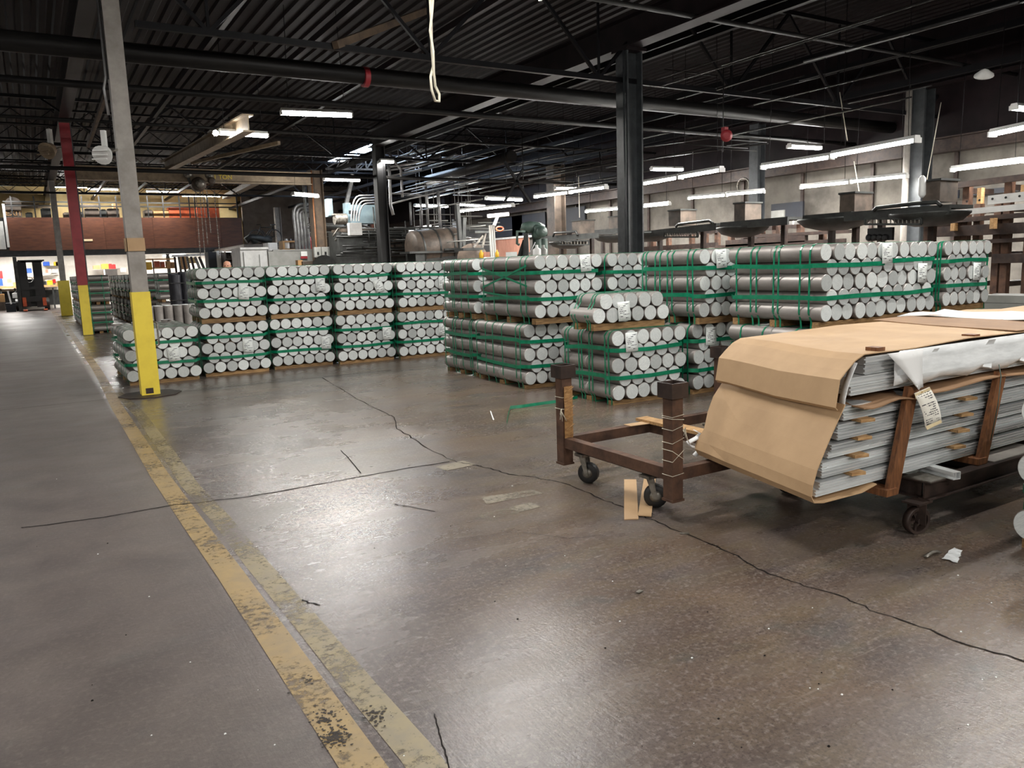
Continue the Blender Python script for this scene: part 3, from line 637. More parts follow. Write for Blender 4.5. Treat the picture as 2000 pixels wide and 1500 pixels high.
# loose round offcuts on the low bundle behind the yellow column
for i, (xx, yy) in enumerate(((1.3, 13.2), (1.75, 13.45), (1.02, 13.1), (1.52, 13.62))):
    b = MB(); b.cyl((0, 0, 0), (0, 0, .035), .078, 18, micap=1); o = b.build('billet_slice', [M['billet'], M['disc']], None, loc=(xx, yy, .05+H5+.002)); tag(o, f"thin billet slice on the low bundle behind the yellow column, {['second from left', 'rightmost', 'leftmost', 'third from left'][i]}", 'billet slice', 'loose billet slices on the low bundle')
# bundle cut by the right edge of the picture
rotbundle('billet bundle at the right edge of the picture beside the iron wheeled dolly', 4.10, 1.88, False, 1.0, [.12, .5, .8])
# ------------------------------------------------------------------ columns
def painted_column(name, label, x, y, w, ztop, zy, m, wy, cat='column'):
    r = thing(name, label, cat, (x, y, 0))
    b = MB(); b.box(-w/2, w/2, -w/2, w/2, zy-.02, ztop); b.build('shaft', m, r)
    b = MB(); h = wy/2
    b.box(-h, h, -h, h, .012, zy); b.build('yellow_guard', M['yelcol'], r)
    b = MB(); b.cyl((0, 0, 0), (0, 0, .012), wy*(1.75 if y < 12 else .8), 8); b.build('base_plate', M['rustdark'], r)
    return r
c1 = painted_column('painted_column', 'pale grey steel column with tall yellow base nearest the walkway line', 1.15, 10.95, .19, 5.5, 1.316, M['greycol'], .215)
b = MB(); b.tube([(.112, -.09, .62), (.15, -.1, .64), (.15, -.1, .92), (.112, -.09, .94)], .012, 6); b.build('pipe_bracket', M['zinc'], c1)
b = MB(); b.box(-.105, .105, -.115, -.0955, 1.82, 1.98); b.box(-.112, -.0955, -.115, .08, 1.82, 1.98); b.build('cardboard_patch', M['card'], c1)
b = MB(); b.tube([(-.125, -.02, 5.5), (-.125, -.02, 3.9), (-.16, -.03, 3.75), (-.14, -.03, 3.45)], .016, 6); b.build('conduit', M['pipeclean'], c1)
b = MB(); b.tube([(-.112, -.09, 5.5), (-.112, -.09, 3.85)], .009, 5); b.build('conduit', M['pipe'], c1)
b = MB(); b.box(-.06, .03, -.11, -.094, .03, .10); b.build('rust_chip', M['rustdark'], c1)
c2 = painted_column('painted_column', 'red steel column with yellow base farther along the walkway', 1.15, 24.0, .24, 5.5, 1.356, M['redcol'], .23)
b = MB(); b.box(.125, .15, -.1, .1, 1.4, 5.5); b.build('edge_channel', M['darkcol'], c2)
c3 = painted_column('painted_column', 'farthest grey column with a broad yellow box around its foot', 1.12, 37.8, .22, 5.5, 1.46, M['greycol'], .42)
def hcolumn(name, label, x, y, w, ztop, m, d=None, t=.03):
    r = thing(name, label, 'column', (x, y, 0)); d = d or w
    b = MB(); b.ibeam((0, 0, .02), (0, 0, ztop), d, w, t, (1, 0, 0)); b.build('shaft', m, r)
    b = MB(); b.box(-w*.8, w*.8, -w*.8, w*.8, 0, .02); b.build('base_plate', M['rustdark'], r); return r
dc = hcolumn('steel_column', 'tall dark grey steel column rising between the billet stacks', 9.1, 10.9, .34, 5.04, M['darkcol'], .30)
b = MB(); b.tube([(-.2, -.1, .02), (-.2, -.1, 5.0)], .018, 6); b.build('conduit', M['darkcol'], dc)
b = MB(); b.box(-.22, .22, -.2, .2, 4.99, 5.04); b.build('cap_plate', M['girder'], dc)
hcolumn('steel_column', 'black steel column in front of the conduits and skylight', 9.1, 22.3, .3, 5.04, M['blackcol'], .28)
bc = hcolumn('steel_column', 'brown steel column carrying three grey switch boxes', 9.0, 28.1, .44, 5.04, M['browncol'], .44)
b = MB(); b.tube([(-.2, -.26, .02), (-.2, -.26, 5.0)], .03, 6); b.build('conduit', M['wood2'], bc)
for k in range(3):
    q = thing('switch_box', f"grey electrical switch box on the brown column, {['left', 'middle', 'right'][k]} of three", 'switch box', (8.78+k*.27, 27.66, 1.98), 0, 'switch boxes on the brown column')
    b = MB(); b.box(-.12, .12, 0, .16, 0, .36); b.build('box', M['greysteel'], q)
    b = MB(); b.box(-.10, .10, -.012, 0, .03, .33); b.build('cover', M['greysteel'], q)
    b = MB(); b.box(-.03, .03, -.04, -.012, .1, .19); b.build('handle', M['black'], q)
wc = hcolumn('steel_column', 'blue grey steel column standing at the right wall behind the bar rack', 17.35, 10.75, .40, 5.04, M['darkcol'], .40)
b = MB(); b.tube([(-.31, .1, .02), (-.31, .1, 5.0)], .07, 8); b.build('downpipe', M['greycol'], wc)
hcolumn('steel_column', 'dark steel column at the right wall behind the fan tables', 17.35, 15.4, .3, 5.04, M['darkcol'])
hcolumn('steel_column', 'dark purple grey steel column beyond the green machine arm', 16.7, 24.2, .5, 5.04, M['machbrown'])
hcolumn('steel_column', 'far dark column behind the strip light left of the crossed braces', 16.9, 33.5, .36, 5.04, M['joist'])
hcolumn('steel_column', 'pale narrow steel column in front of the grey partition, near the bicycle', uy(546, 480, 44).x, 44, .3, 5.0, M['greycol'])
# flood lights on the columns
def flood(label, x, y, z, rz, m, s=1.):
    r = thing('flood_light', label, 'flood light', (x, y, z), rz, 'flood lights on the columns'); b = MB()
    b.lathe([(.03*s, -.10*s), (.09*s, -.06*s), (.13*s, .05*s), (.135*s, .07*s)], (0, 0, 0), (0, -1, -.5), 16); b.build('lamp_head', m, r)
    for k in range(3):
        b = MB(); b.box((-.1+.0*k)*s, .1*s, (-.12-.02*k)*s, (-.10-.02*k)*s, (.02-.06*k)*s, (.035-.06*k)*s); b.build('rib', m, r)
    b = MB(); b.box(-.03*s, .03*s, .02*s, .08*s, .08*s, .32*s); b.build('junction_box', M['white'], r)
    b = MB(); b.tube([(0, .05*s, .0), (.09*s, .06*s, .03), (.17*s, .06*s, .05)], .015*s, 6); b.build('arm', M['zinc'], r)
    return r
p = uy(203, 300, 10.7); flood('white ribbed flood light on the pale grey column', p.x, p.y, p.z, -.5, M['white'], .85)
p = uy(96, 292, 23.6); flood('brownish flood light on the red column', p.x, p.y, p.z, -.7, M['buff'], 1.6)

# ------------------------------------------------------------------ brown trolley
T = thing('steel_trolley', 'brown steel stake trolley with black castors, empty, in front of the nearest bundle', 'trolley', (3.06, 3.85, 0))
def post(x, y, zt, cup=True):
    b = MB(); b.box(x-.04, x+.04, y-.04, y+.04, .115, zt); b.box(x-.046, x+.046, y-.046, y+.046, .108, .122); b.build('post', M['rust'], T)
    if cup:
        b = MB(); a, c, z0, z1 = .042, .062, zt-.02, zt+.062
        for (x0, y0), (x1, y1) in (((-1, -1), (1, -1)), ((1, -1), (1, 1)), ((1, 1), (-1, 1)), ((-1, 1), (-1, -1))):
            i0, i1 = (x+x0*(c-.008), y+y0*(c-.008)), (x+x1*(c-.008), y+y1*(c-.008))
            b.hexa([(x+x0*c, y+y0*c, z0), (x+x1*c, y+y1*c, z0), (*i1, z0), (*i0, z0), (x+x0*c, y+y0*c, z1), (x+x1*c, y+y1*c, z1), (*i1, z1), (*i0, z1)])
        b.box(x-c, x+c, y-c, y+c, z0-.006, z0); b.build('stake_socket', M['rustdark'], T)
P1, P2, P3 = (0., .55), (0., -.54), (1.52, .55)
for q in (P1, P2, P3): post(q[0], q[1], .745)
post(1.52, -.54, .30, False)
def rail(a, c, z0=.23, z1=.30):
    b = MB(); b.bar((*a, (z0+z1)/2), (*c, (z0+z1)/2), .06, z1-z0); b.build('rail', M['rust'], T)
rail((0, .51), (0, -.5)); rail((.04, .55), (1.48, .55)); rail((.04, -.54), (1.48, -.54)); rail((1.52, .51), (1.52, -.5)); rail((.78, .52), (.78, -.51))
b = MB(); b.box(.02, .10, -.40, .46, .205, .229); b.build('castor_bar', M['rustdark'], T)
def castor(x, y, rz, r=.072, par=T):
    b = MB(); c, s = math.cos(rz), math.sin(rz); ax = Vector((c, s, 0))
    b.lathe([(r*.55, -.024), (r*.97, -.024), (r, -.016), (r, .016), (r*.97, .024), (r*.55, .024)], (x, y, r+.001), ax, 22); o = b.build('castor', M['rubber'], par)
    h = MB(); h.lathe([(.012, -.034), (.02, -.032), (.036, -.026), (.036, .026), (.02, .032), (.012, .034)], (x, y, r+.001), ax, 14); h.build('hub', M['zinc'], o)
    f = MB(); n = Vector((-s, c, 0))
    for k in (-1, 1):
        p = Vector((x, y, 0))+ax*k*.036
        f.hexa([p+n*-.012+Vector((0, 0, r-.012))-ax*.003, p+n*.012+Vector((0, 0, r-.012))-ax*.003, p+n*.012+Vector((0, 0, r-.012))+ax*.003, p-n*.012+Vector((0, 0, r-.012))+ax*.003,
                p+n*.01+Vector((0, 0, .19))-ax*.003, p+n*.055+Vector((0, 0, .19))-ax*.003, p+n*.055+Vector((0, 0, .19))+ax*.003, p+n*.01+Vector((0, 0, .19))+ax*.003])
    q = Vector((x, y, 0))+n*.035; f.box(q.x-.045, q.x+.045, q.y-.045, q.y+.045, .188, .206); f.build('fork', M['zinc'], o); return o
castor(.06, .36, .55); castor(.06, -.32, .85); castor(.92, -.60, .9); castor(1.4, .5, .2); castor(1.4, -.5, .9)
# paper wrap, twine and tape on the posts
b = MB(); g = []
for i in range(9):
    z = .30+.36*i/8
    g.append([(P1[0]-.03, P1[1]-.045-.004*random.random(), z), (P1[0], P1[1]-.049-.006*random.random(), z+.004*(-1)**i), (P1[0]+.03, P1[1]-.047-.006*random.random(), z), (P1[0]+.0475, P1[1]-.035, z)])
b.sheet(g, .004, sm=False); b.build('paper_wrap', M['kraft'], T)
for i in range(5):
    z = .36+.065*i; b = MB(); b.tube([(P1[0]-.02, P1[1]-.054, z), (P1[0]+.045, P1[1]-.056, z+.035)], .003, 5); b.build('tape_fold', M['lath'], T)
def loop(p, z, tilt, m, r=.0019, nm='twine'):
    b = MB(); e = .0435; b.tube([(p[0]-e, p[1]-e, z-tilt), (p[0]+e, p[1]-e, z+tilt), (p[0]+e, p[1]+e, z), (p[0]-e, p[1]+e, z-tilt)], r, 5, closed=True); b.build(nm, m, T)
for z, t in ((.615, .004), (.595, -.006), (.545, .01), (.47, .012), (.38, .03), (.385, -.03), (.27, .004)): loop(P2, z, t, M['wire'])
for z, t in ((.585, .0), (.51, .006), (.50, -.004)): loop(P1, z, t, M['wire'])
b = MB()
for k in range(7):
    a = random.uniform(-.5, .6); L_ = random.uniform(.03, .09)
    b.tube([(P1[0]-.048, P1[1]-.045, .51), (P1[0]-.062, P1[1]-.055, .52-.3*L_), (P1[0]-.055+a*.05, P1[1]-.062, .51-L_)], .0022, 5)
b.build('twine_knot', M['wire'], T)
b = MB()
for k in range(5):
    b.tube([(P2[0]+.03, P2[1]-.05, .53), (P2[0]+.046, P2[1]-.055, .545-.01*k), (P2[0]+.03+.012*k, P2[1]-.058, .50-.015*k)], .0022, 5)
b.build('twine_knot', M['wire'], T)
b = MB(); b.bar((3.84, 4.50, .312), (3.84, 3.32, .312), .11, .022); tag(b.build('timber_plank', M['lath']), 'pale timber plank lying on the cross rail of the brown trolley', 'plank')
b = MB(); b.hexa([(3.62, 4.36, .3015), (3.79, 4.34, .3015), (3.79, 4.43, .3015), (3.62, 4.44, .3015), (3.62, 4.36, .306), (3.79, 4.34, .306), (3.79, 4.43, .306), (3.62, 4.44, .306)]); tag(b.build('card_scrap', M['card']), 'small card scrap lying on the far rail of the brown trolley', 'cardboard')

# ------------------------------------------------------------------ iron wheeled dolly
DL = thing('steel_dolly', 'dark steel dolly with spoked iron wheels under the packed extrusions', 'dolly', (3.95, 2.32, 0))
def dr_(a, c, nm='rail'):
    b = MB(); t = .008
    for z in (.185, .277): b.bar((*a, z), (*c, z), .07, t)
    b.bar((*a, .231), (*c, .231), t, .088); b.build(nm, M['rustdark'], DL)
dr_((0, .02), (2.3, .02)); dr_((0, .92), (2.3, .92))
for x in (.035, .75, 1.5, 2.27): dr_((x, .05), (x, .89), 'cross_rail')
b = MB(); b.box(0, .14, -.015, .14, .281, .287); b.build('corner_plate', M['zinc'], DL)
def iron_wheel(x, y, r=.073):
    b = MB(); ax = Vector((.25, 1, 0)).normalized()
    e = ax.orthogonal().normalized(); g = ax.cross(e); c = Vector((x, y, r+.001)); n_ = 28; R4 = []
    for rad, off in ((r*.80, -.02), (r, -.022), (r, .022), (r*.80, .02)):
        R4.append(b.add([c+ax*off+(e*math.cos(2*math.pi*k/n_)+g*math.sin(2*math.pi*k/n_))*rad for k in range(n_)]))
    for q in range(4):
        for k in range(n_): b.face((R4[q]+k, R4[q]+(k+1) % n_, R4[(q+1) % 4]+(k+1) % n_, R4[(q+1) % 4]+k), q == 1)
    o = b.build('wheel', M['rustdark'], DL)
    s = MB(); e = ax.orthogonal().normalized(); g = ax.cross(e); c = Vector((x, y, r+.001))
    for k in range(5):
        d = e*math.cos(k*1.2566)+g*math.sin(k*1.2566); s.bar(c+d*.012, c+d*r*.83, .012, .014, ax)
    s.cyl(c-ax*.028, c+ax*.028, .016, 12); s.build('spokes', M['rustdark'], o)
    f = MB()
    for k in (-1, 1):
        p = c+ax*k*.034; f.bar(p-Vector((0, 0, .015)), p+Vector((0, 0, .10)), .05, .006, (1, 0, 0) if True else ax)
    f.box(x-.06, x+.06, y-.05, y+.05, .172, .181); f.build('bracket', M['rustdark'], o)
iron_wheel(-.04, .03); iron_wheel(.03, .89); iron_wheel(2.15, .03); iron_wheel(2.15, .89)
# bearers across the dolly
A, B = uz(1869, 930, .302), uz(1790, 908, .302); d = (B-A).normalized()
b = MB(); w_ = .045; n = Vector((-d.y, d.x, 0)); a0, a1 = A, A+d*1.12
for o_, ww, hh, zz in ((0, .05, .004, .3225), (0, .05, .004, .285), (-.0245, .003, .04, .304), (.0245, .003, .016, .314), (.006, .003, .04, .304)):
    b.bar(Vector((a0.x, a0.y, zz))+n*o_, Vector((a1.x, a1.y, zz))+n*o_, ww, hh)
tag(b.build('aluminium_channel', M['alum']), 'short slotted aluminium channel laid across the dolly under the pack', 'channel')
b = MB(); b.box(5.35, 5.43, 2.25, 3.35, .283, .324); tag(b.build('timber_bearer', M['wood2']), 'timber bearer across the dolly near the right edge of the picture', 'bearer')
b = MB(); b.box(4.60, 5.15, 2.32, 2.80, .283, .290); tag(b.build('pale_plate', M['greycol']), 'pale flat plate lying on the dolly beside the second batten', 'plate')

# ------------------------------------------------------------------ packed aluminium extrusions
YR, YL = 2.40, 3.40
def sk(x, y): return x+.25*(y-YR)
PK = thing('extrusion_pack', 'tall pack of aluminium extrusions with cardboard over its front end, on the dolly', 'extrusion pack', (0, 0, 0))
def extr(par, x0, x1, y0, wy, z0, hz, name='extrusion', m=None):
    # ribbed profile, extruded along x
    pr = [(0, 0)]; nr = 2
    for k in range(nr):
        za = hz*(k+.12)/nr; zb = hz*(k+.62)/nr
        pr += [(0, za), (.011, za+.003), (.011, zb-.003), (0, zb)]
    pr += [(0, hz), (wy, hz), (wy, 0)]
    b = MB(); i = b.add([(sk(x0, y0+q), y0+q, z0+r) for q, r in pr]); j = b.add([(x1, y0+q, z0+r) for q, r in pr]); n = len(pr)
    for k in range(n): b.face((i+k, i+(k+1) % n, j+(k+1) % n, j+k))
    b.face([i+k for k in range(n)]); b.face([j+k for k in reversed(range(n))]); return b.build(name, m or M['alum'], par)
rr = random.Random(3)
XE = 7.6
ztab = []
z = .327
for lay in range(5):
    hz = .070; ztab.append(z)
    xf = 3.145+.62*max(0, (z+.03-.40))
    for c in range(5):
        extr(PK, xf+rr.uniform(0, .03), XE+rr.uniform(0, .2), YR+rr.uniform(.0, .022)+c*.198, .188, z, hz/2-.002)
        extr(PK, xf+rr.uniform(.0, .05), XE+rr.uniform(0, .2), YR+rr.uniform(.0, .026)+c*.198, .186, z+hz/2, hz/2-.001)
    z += hz
    if lay < 4:
        for xs in (3.44+.02*lay, 4.34+.03*lay, 5.5, 6.6):
            b = MB(); b.bar((sk(xs, 2.37), 2.37, z+.009), (sk(xs, 3.4), 3.4, z+.009), .085, .016); b.build('timber_spacer', M['lath'], PK)
        z += .018
ztop = z                                          # about .75
# boards over the lower layers with sagging edges
for xs, xe, zz in ((3.42, 4.0, ztop+.012), (3.95, 5.4, ztop+.03), (5.3, 7.2, ztop+.014)):
    g = []
    for i in range(9):
        x = xs+(xe-xs)*i/8
        g.append([(sk(x, y), y, zz+(.012*math.sin(i*1.1+xs) if y < 2.5 else 0)-(.0 if y > 2.45 else .012)) for y in (2.335, 2.42, 2.8, 3.4)])
    b = MB(); b.sheet(g, .006); b.build('card_board', M['card2'], PK)
# timber battens leaning against the side
for (xa, za, xb, zb) in ((3.84, .80, 3.70, .262), (4.70, .79, 4.55, .291)):
    b = MB(); b.bar((xb, 2.366, zb), (xa, 2.366, za), .028, .085, (1, 0, 0)); b.build('side_batten', M['wood2'], PK)
    b = MB(); b.bar((xb+.052, 2.383, zb-(.02 if xb < 4 else .002)), (xa+.05, 2.383, za-.01), .016, .055, (1, 0, 0)); b.build('side_batten', M['wood2'], PK)
    b = MB(); b.bar((xb-.03, 2.34, zb+.01), (xb-.02, 3.44, zb+.01), .09, .035); b.build('under_batten', M['wood2'], PK)
# lower front board: folded card over the front end
prof = [(3.345, .768), (3.318, .735), (3.262, .655), (3.205, .565), (3.148, .47), (3.118, .40), (3.108, .345), (3.128, .312), (3.20, .300), (3.50, .296), (3.62, .318)]
prof = [(x-.012, z_) for x, z_ in prof]
g = [[(sk(x, y)+(.012*math.sin(3*y+i) if 0 < i < 8 else 0)*(1 if y > 3.2 else .3), y, z_+(.006 if i > 5 and y > 3.2 else 0)) for y in (2.385, 2.6, 2.85, 3.1, 3.3, 3.43-(.03 if i % 3 == 1 else 0))] for i, (x, z_) in enumerate(prof)]
b = MB(); b.sheet(g, .005, sm=False); b.build('cardboard_end', M['card'], PK)
# foam strip showing at its left edge
g = [[(sk(3.10+.05*math.sin(i*1.3), 3.42)+.02*k, 3.425+.05*k+.01*math.sin(i*2.), .30+.022*i) for k in (0, .5, 1)] for i in range(8)]
b = MB(); b.sheet(g, .006); b.build('foam_strip', M['foam'], PK)
# upper pack: film wrapped, under its own card cover
UPK = thing('extrusion_pack', 'film wrapped upper layer of extrusions under a flat cardboard cover', 'extrusion pack', (0, 0, ztop+.05))
oz = ztop+.05
for lay in range(2):
    for c in range(5):
        for hseg in range(2):
            extr(UPK, 3.49+rr.uniform(0, .03)-.11*(1-lay)-.0*hseg, XE, YR+.01+rr.uniform(0, .01)+c*.198, .19, lay*.094+hseg*.046, .044)
zt = .192                                     # top of the upper pack, local
capz = 1.004-oz
prof = [(5.02, capz), (4.4, capz+.004), (3.9, capz+.002), (3.47, capz-.004), (3.40, capz-.03), (3.335, capz-.075), (3.285, capz-.115), (3.272, capz-.18), (3.258, capz-.248), (3.275, capz-.262)]
g = [[(sk(x, y), y, z_+.006*math.sin(5*x+7*y)*(i > 0)) for y in (2.385, 2.6, 2.85, 3.1, 3.3, 3.42)] for i, (x, z_) in enumerate(prof)]
b = MB(); b.sheet(g, .005, sm=False); b.build('cardboard_cover', M['card'], UPK)
g = [[(sk(x, y), y, capz+.008+.004*math.sin(3*x+5*y)) for y in (2.385, 2.7, 3.05, 3.5)] for x in (4.90, 5.15, 5.4, 5.68)]
b = MB(); b.sheet(g, .005, sm=False); b.build('cardboard_cover', M['card2'], UPK); UPK.children[-1]['label'] = 'second cover sheet, duller brown, lapped over the first'
g = [[(x, y, capz+.006+.015*math.sin(4*x+6*y)) for y in (2.41, 2.7, 3.05, 3.45)] for x in (5.9, 6.3, 6.8, 7.4)]
b = MB(); b.sheet(g, .005, sm=False); b.build('cardboard_cover', M['card'], UPK)
g = [[(x+.03*math.sin(9*y), y, capz+.014+.012*math.sin(14*x+9*y)) for y in (2.42, 2.62, 2.85, 3.1, 3.35, 3.62)] for x in (5.62, 5.78, 5.95, 6.1, 6.25)]
b = MB(); b.sheet(g, .004); b.build('foam_sheet', M['foam'], UPK)
# film down the side
g = []
for i in range(29):
    x = 3.70+3.8*i/28
    g.append([(x+(.05 if k == 0 else 0), YR-.018-.007*abs(math.sin(i*.9+k*1.1))-(.008 if k == 3 else 0), capz-.008-.175*k/4+(.018*math.sin(i*2.3) if k == 4 else 0)+(.0 if i > 8 else -.0)) for k in range(5)])
b = MB(); b.sheet(g, .002); b.build('plastic_film', M['film'], UPK)
g = [[(3.60+.24*v+.30*u*(1-v*.72), 2.352-.014*math.sin(u*3+v*2)-.012*v, capz-.006-.205*v) for u in (0, .25, .5, .75, 1)] for v in (0, .2, .4, .6, .8, 1)]
b = MB(); b.sheet(g, .002); b.build('film_flap', M['foam'], UPK)
# front curl of film between cover and extrusions
g = [[(3.425-.09*math.sin(v*1.5)+.012*u, 2.394+.04*u, capz-.04-.21*v) for u in (0, .5, 1)] for v in (0, .2, .4, .6, .8, 1)]
b = MB(); b.sheet(g, .003); b.build('plastic_film', M['film'], UPK)
for px, py in ((1718, 689), (1905, 653)):
    q = uy(px, py, 2.41); b = MB(); b.box(q.x-.03, q.x+.03, 2.40, 2.47, capz-.0+.002, capz+.02); b.build('staple_block', M['wood2'], UPK)
# hang tag
TG = thing('hang_tag', 'cream cardboard hang tag with printed lines hanging on the first side batten', 'tag', (0, 0, 0))
yt = 2.325; Zt = lambda x, y: uy(1740+x/9.38, 720+y/9.38, yt)
g = []
for v in (0, .2, .4, .6, .8, 1):
    a_, b_ = Zt(425+205*v, 455+650*v-40*v*(1-v)), Zt(705+220*v+30*v*(1-v)*2, 335+640*v); cv = Vector((0, -.012*math.sin(v*3.1), 0))
    g.append([a_.lerp(b_, u)+cv for u in (0, .33, .66, 1)])
g.reverse()
b = MB(); b.sheet(g, .0015, uv=True); b.build('card', M['tagprint'], TG)
a_, b_ = Zt(650, 1120), Zt(930, 985); c_, d_ = Zt(625, 1050), Zt(885, 900)
b = MB(); b.hexa([q+Vector((0, k, 0)) for k in (-.0035, -.002) for q in (a_, b_, d_, c_)]); b.build('stub', M['manila'], TG)
e0, e1, e2 = Zt(425, 460), Zt(705, 340), Zt(740, 420); e3 = Zt(450, 560)
b = MB(); b.hexa([q+Vector((0, k, 0)) for k in (-.0035, -.002) for q in (e0, e1, e2, e3)]); b.build('header', M['manila'], TG)
k0, k1 = Zt(485, 560), Zt(640, 490)
b = MB()
for t_ in range(5):
    p0 = k0.lerp(k1, t_/5+.02); p1 = k0.lerp(k1, t_/5+.15); b.bar(p0+Vector((0, -.005, 0)), p1+Vector((0, -.005, 0)), .001, .007 if t_ else .004)
b.build('printing', M['black'], TG)
h = Zt(553, 430); b = MB(); b.cyl(h+Vector((0, -.006, 0)), h+Vector((0, .001, 0)), .004, 12); b.build('eyelet', M['tan'], TG)
b = MB(); b.tube([h, Zt(470, 300)+Vector((0, .01, 0)), Zt(410, 190)+Vector((0, .03, 0))], .0015, 5); b.build('tie_wire', M['wire'], TG)
b = MB(); b.tube([uy(1951, 712, 2.36), uy(1955, 735, 2.33), uy(1949, 790, 2.33), uy(1935, 860, 2.34)], .003, 5); tag(b.build('loose_wire', M['machgreen']), 'thin dark green wire hanging beside the second side batten', 'wire')

# ------------------------------------------------------------------ things lying on the floor
def flat(name, m, pts, t, label, cat, z=.001):
    b = MB(); P = [uz(*p) for p in pts]; n = len(P)
    i = b.add([(p.x, p.y, z) for p in P]); j = b.add([(p.x, p.y, z+t) for p in P])
    b.face([j+k for k in range(n)]); b.face([i+k for k in reversed(range(n))])
    for k in range(n): b.face((i+k, i+(k+1) % n, j+(k+1) % n, j+k))
    return tag(b.build(name, m), label, cat)
flat('cardboard_strip', M['card'], ((1219, 938), (1243, 938), (1247, 1015), (1219, 1016)), .006, 'straight cardboard strip on the floor, left of the front castor', 'cardboard')
flat('cardboard_strip', M['card'], ((1258, 935), (1281, 936), (1272, 1012), (1246, 1010)), .006, 'slanting cardboard strip on the floor, half under the front castor', 'cardboard', .008)
b = MB(); P = [(990, 826), (993, 812), (997, 800), (1020, 797), (1060, 791), (1090, 787), (1128, 779)]; W = []
for k, p in enumerate(P):
    q = uz(*p); W.append((q.x, q.y, (.004, .019, .022, .019, .019, .019, .019)[k]))
b.band(W, (.3, .25, 1), .034, .003, closed=False); tag(b.build('loose_strap', M['strap']), 'loose green strapping lying curled on the bare floor', 'strap')
flat('paper_scrap', M['paper'], ((957, 803), (959, 804), (965, 820), (963, 821)), .004, 'tiny white sliver on the floor left of the loose green strap', 'litter')
b = MB(); q = uz(1818, 1086); rd = random.Random(9)
g = [[(q.x-.05+.024*i, q.y-.012+.012*j+rd.uniform(-.003, .003), .006+.014*math.sin(math.pi*i/5)*(.6+.4*(j == 1))+rd.uniform(0, .004)) for j in range(3)] for i in range(6)]
b.sheet(g, .005); tag(b.build('broken_chunk', M['zinc']), 'dusty crumpled chunk on the floor in front of the iron wheel', 'litter')
b = MB(); q = uz(1870, 1088)
g = [[(q.x-.09+.026*i+rd.uniform(-.012, .012), q.y-.04+.02*j+.008*i+rd.uniform(-.008, .008), .003+rd.uniform(0, .007)) for j in range(4)] for i in range(8)]
b.sheet(g, .0015, sm=False); tag(b.build('plastic_wrap', M['film']), 'crumpled clear plastic wrap on the floor in front of the iron wheel', 'litter')
b = MB(); q = uz(1250, 1158); b.bar((q.x-.015, q.y, .004), (q.x+.015, q.y+.01, .004), .02, .006); tag(b.build('metal_scrap', M['zinc']), 'small shiny scrap alone on the floor in the lower middle', 'litter')
b = MB(); q = uz(1337, 1043); b.bar((q.x-.02, q.y+.015, .005), (q.x+.02, q.y-.015, .005), .012, .006); tag(b.build('metal_scrap', M['zinc']), 'small grey scrap lying in the floor crack below the cardboard strips', 'litter')
SP = random.Random(21)
def specks(name, m, n, lab):
    b = MB()
    for k in range(n):
        q = uz(SP.uniform(60, 1950), SP.uniform(880, 1480)); s = SP.uniform(.0015, .0045)
        if 3.0 < q.x < 5.2 and q.y < 4.5 and q.y > 2.3: continue
        b.hexa([(q.x-s, q.y-s, .001), (q.x+s, q.y-s*.6, .001), (q.x+s*.8, q.y+s, .001), (q.x-s, q.y+s*.7, .001), (q.x-s*.6, q.y-s*.6, .001+s*.7), (q.x+s*.5, q.y-s*.5, .001+s*.6), (q.x+s*.5, q.y+s*.5, .001+s*.7), (q.x-s*.6, q.y+s*.5, .001+s*.6)])
    o = b.build(name, m); tag(o, lab, 'debris', kind='stuff')
specks('pale_debris', M['paper'], 45, 'scattered tiny pale chips over the concrete floor')
specks('dark_debris', M['crack'], 40, 'scattered tiny dark chips over the concrete floor')
# ------------------------------------------------------------------ helpers for things seen across the room
def ybox(mb, x0, y0, x1, y1, Y, d, mi=0):          # front face in the plane Y, depth d away from the viewer
    a, c = uy((x0+x1)/2, y1, Y), uy((x0+x1)/2, y0, Y); l, r = uy(x0, (y0+y1)/2, Y).x, uy(x1, (y0+y1)/2, Y).x
    mb.box(l, r, Y, Y+d, a.z, c.z, mi); return l, r, a.z, c.z
def xbox(mb, x0, y0, x1, y1, X, d, mi=0):          # face in the plane X
    a, c = ux((x0+x1)/2, y1, X), ux((x0+x1)/2, y0, X); f, n = ux(x0, (y0+y1)/2, X).y, ux(x1, (y0+y1)/2, X).y
    mb.box(X, X+d, n, f, a.z, c.z, mi); return n, f, a.z, c.z
def ytube(mb, pts, Y, r, n=6): mb.tube([uy(x, y, Y) for x, y in pts], r, n)
def one(name, m, fn, label, cat, group=None):
    b = MB(); fn(b); return tag(b.build(name, m), label, cat, group)
def text(name, body, size, m, par, loc, align='LEFT'):     # lettering as a thin mesh, facing -y
    fc = bpy.data.curves.new(name, 'FONT'); fc.body = body; fc.size = size; fc.extrude = .003; fc.align_x = align
    fo = bpy.data.objects.new(name+'_curve', fc); COL.objects.link(fo); bpy.context.view_layer.update()
    me = bpy.data.meshes.new_from_object(fo.evaluated_get(bpy.context.evaluated_depsgraph_get())); me.name = name; me.materials.clear(); me.materials.append(m)
    bpy.data.objects.remove(fo); bpy.data.curves.remove(fc)
    o = link(name, me, par, loc); o.rotation_euler = (math.pi/2, 0, 0); return o
def arcpts(p, q, corner, n=5):                      # pixel polyline rounded at a corner
    out = [p]
    for k in range(n+1):
        t = k/n; a = (p[0]+(corner[0]-p[0])*.0, p[1])
        out.append((((1-t)**2)*p[0]+2*t*(1-t)*corner[0]+t*t*q[0], ((1-t)**2)*p[1]+2*t*(1-t)*corner[1]+t*t*q[1]))
    return out
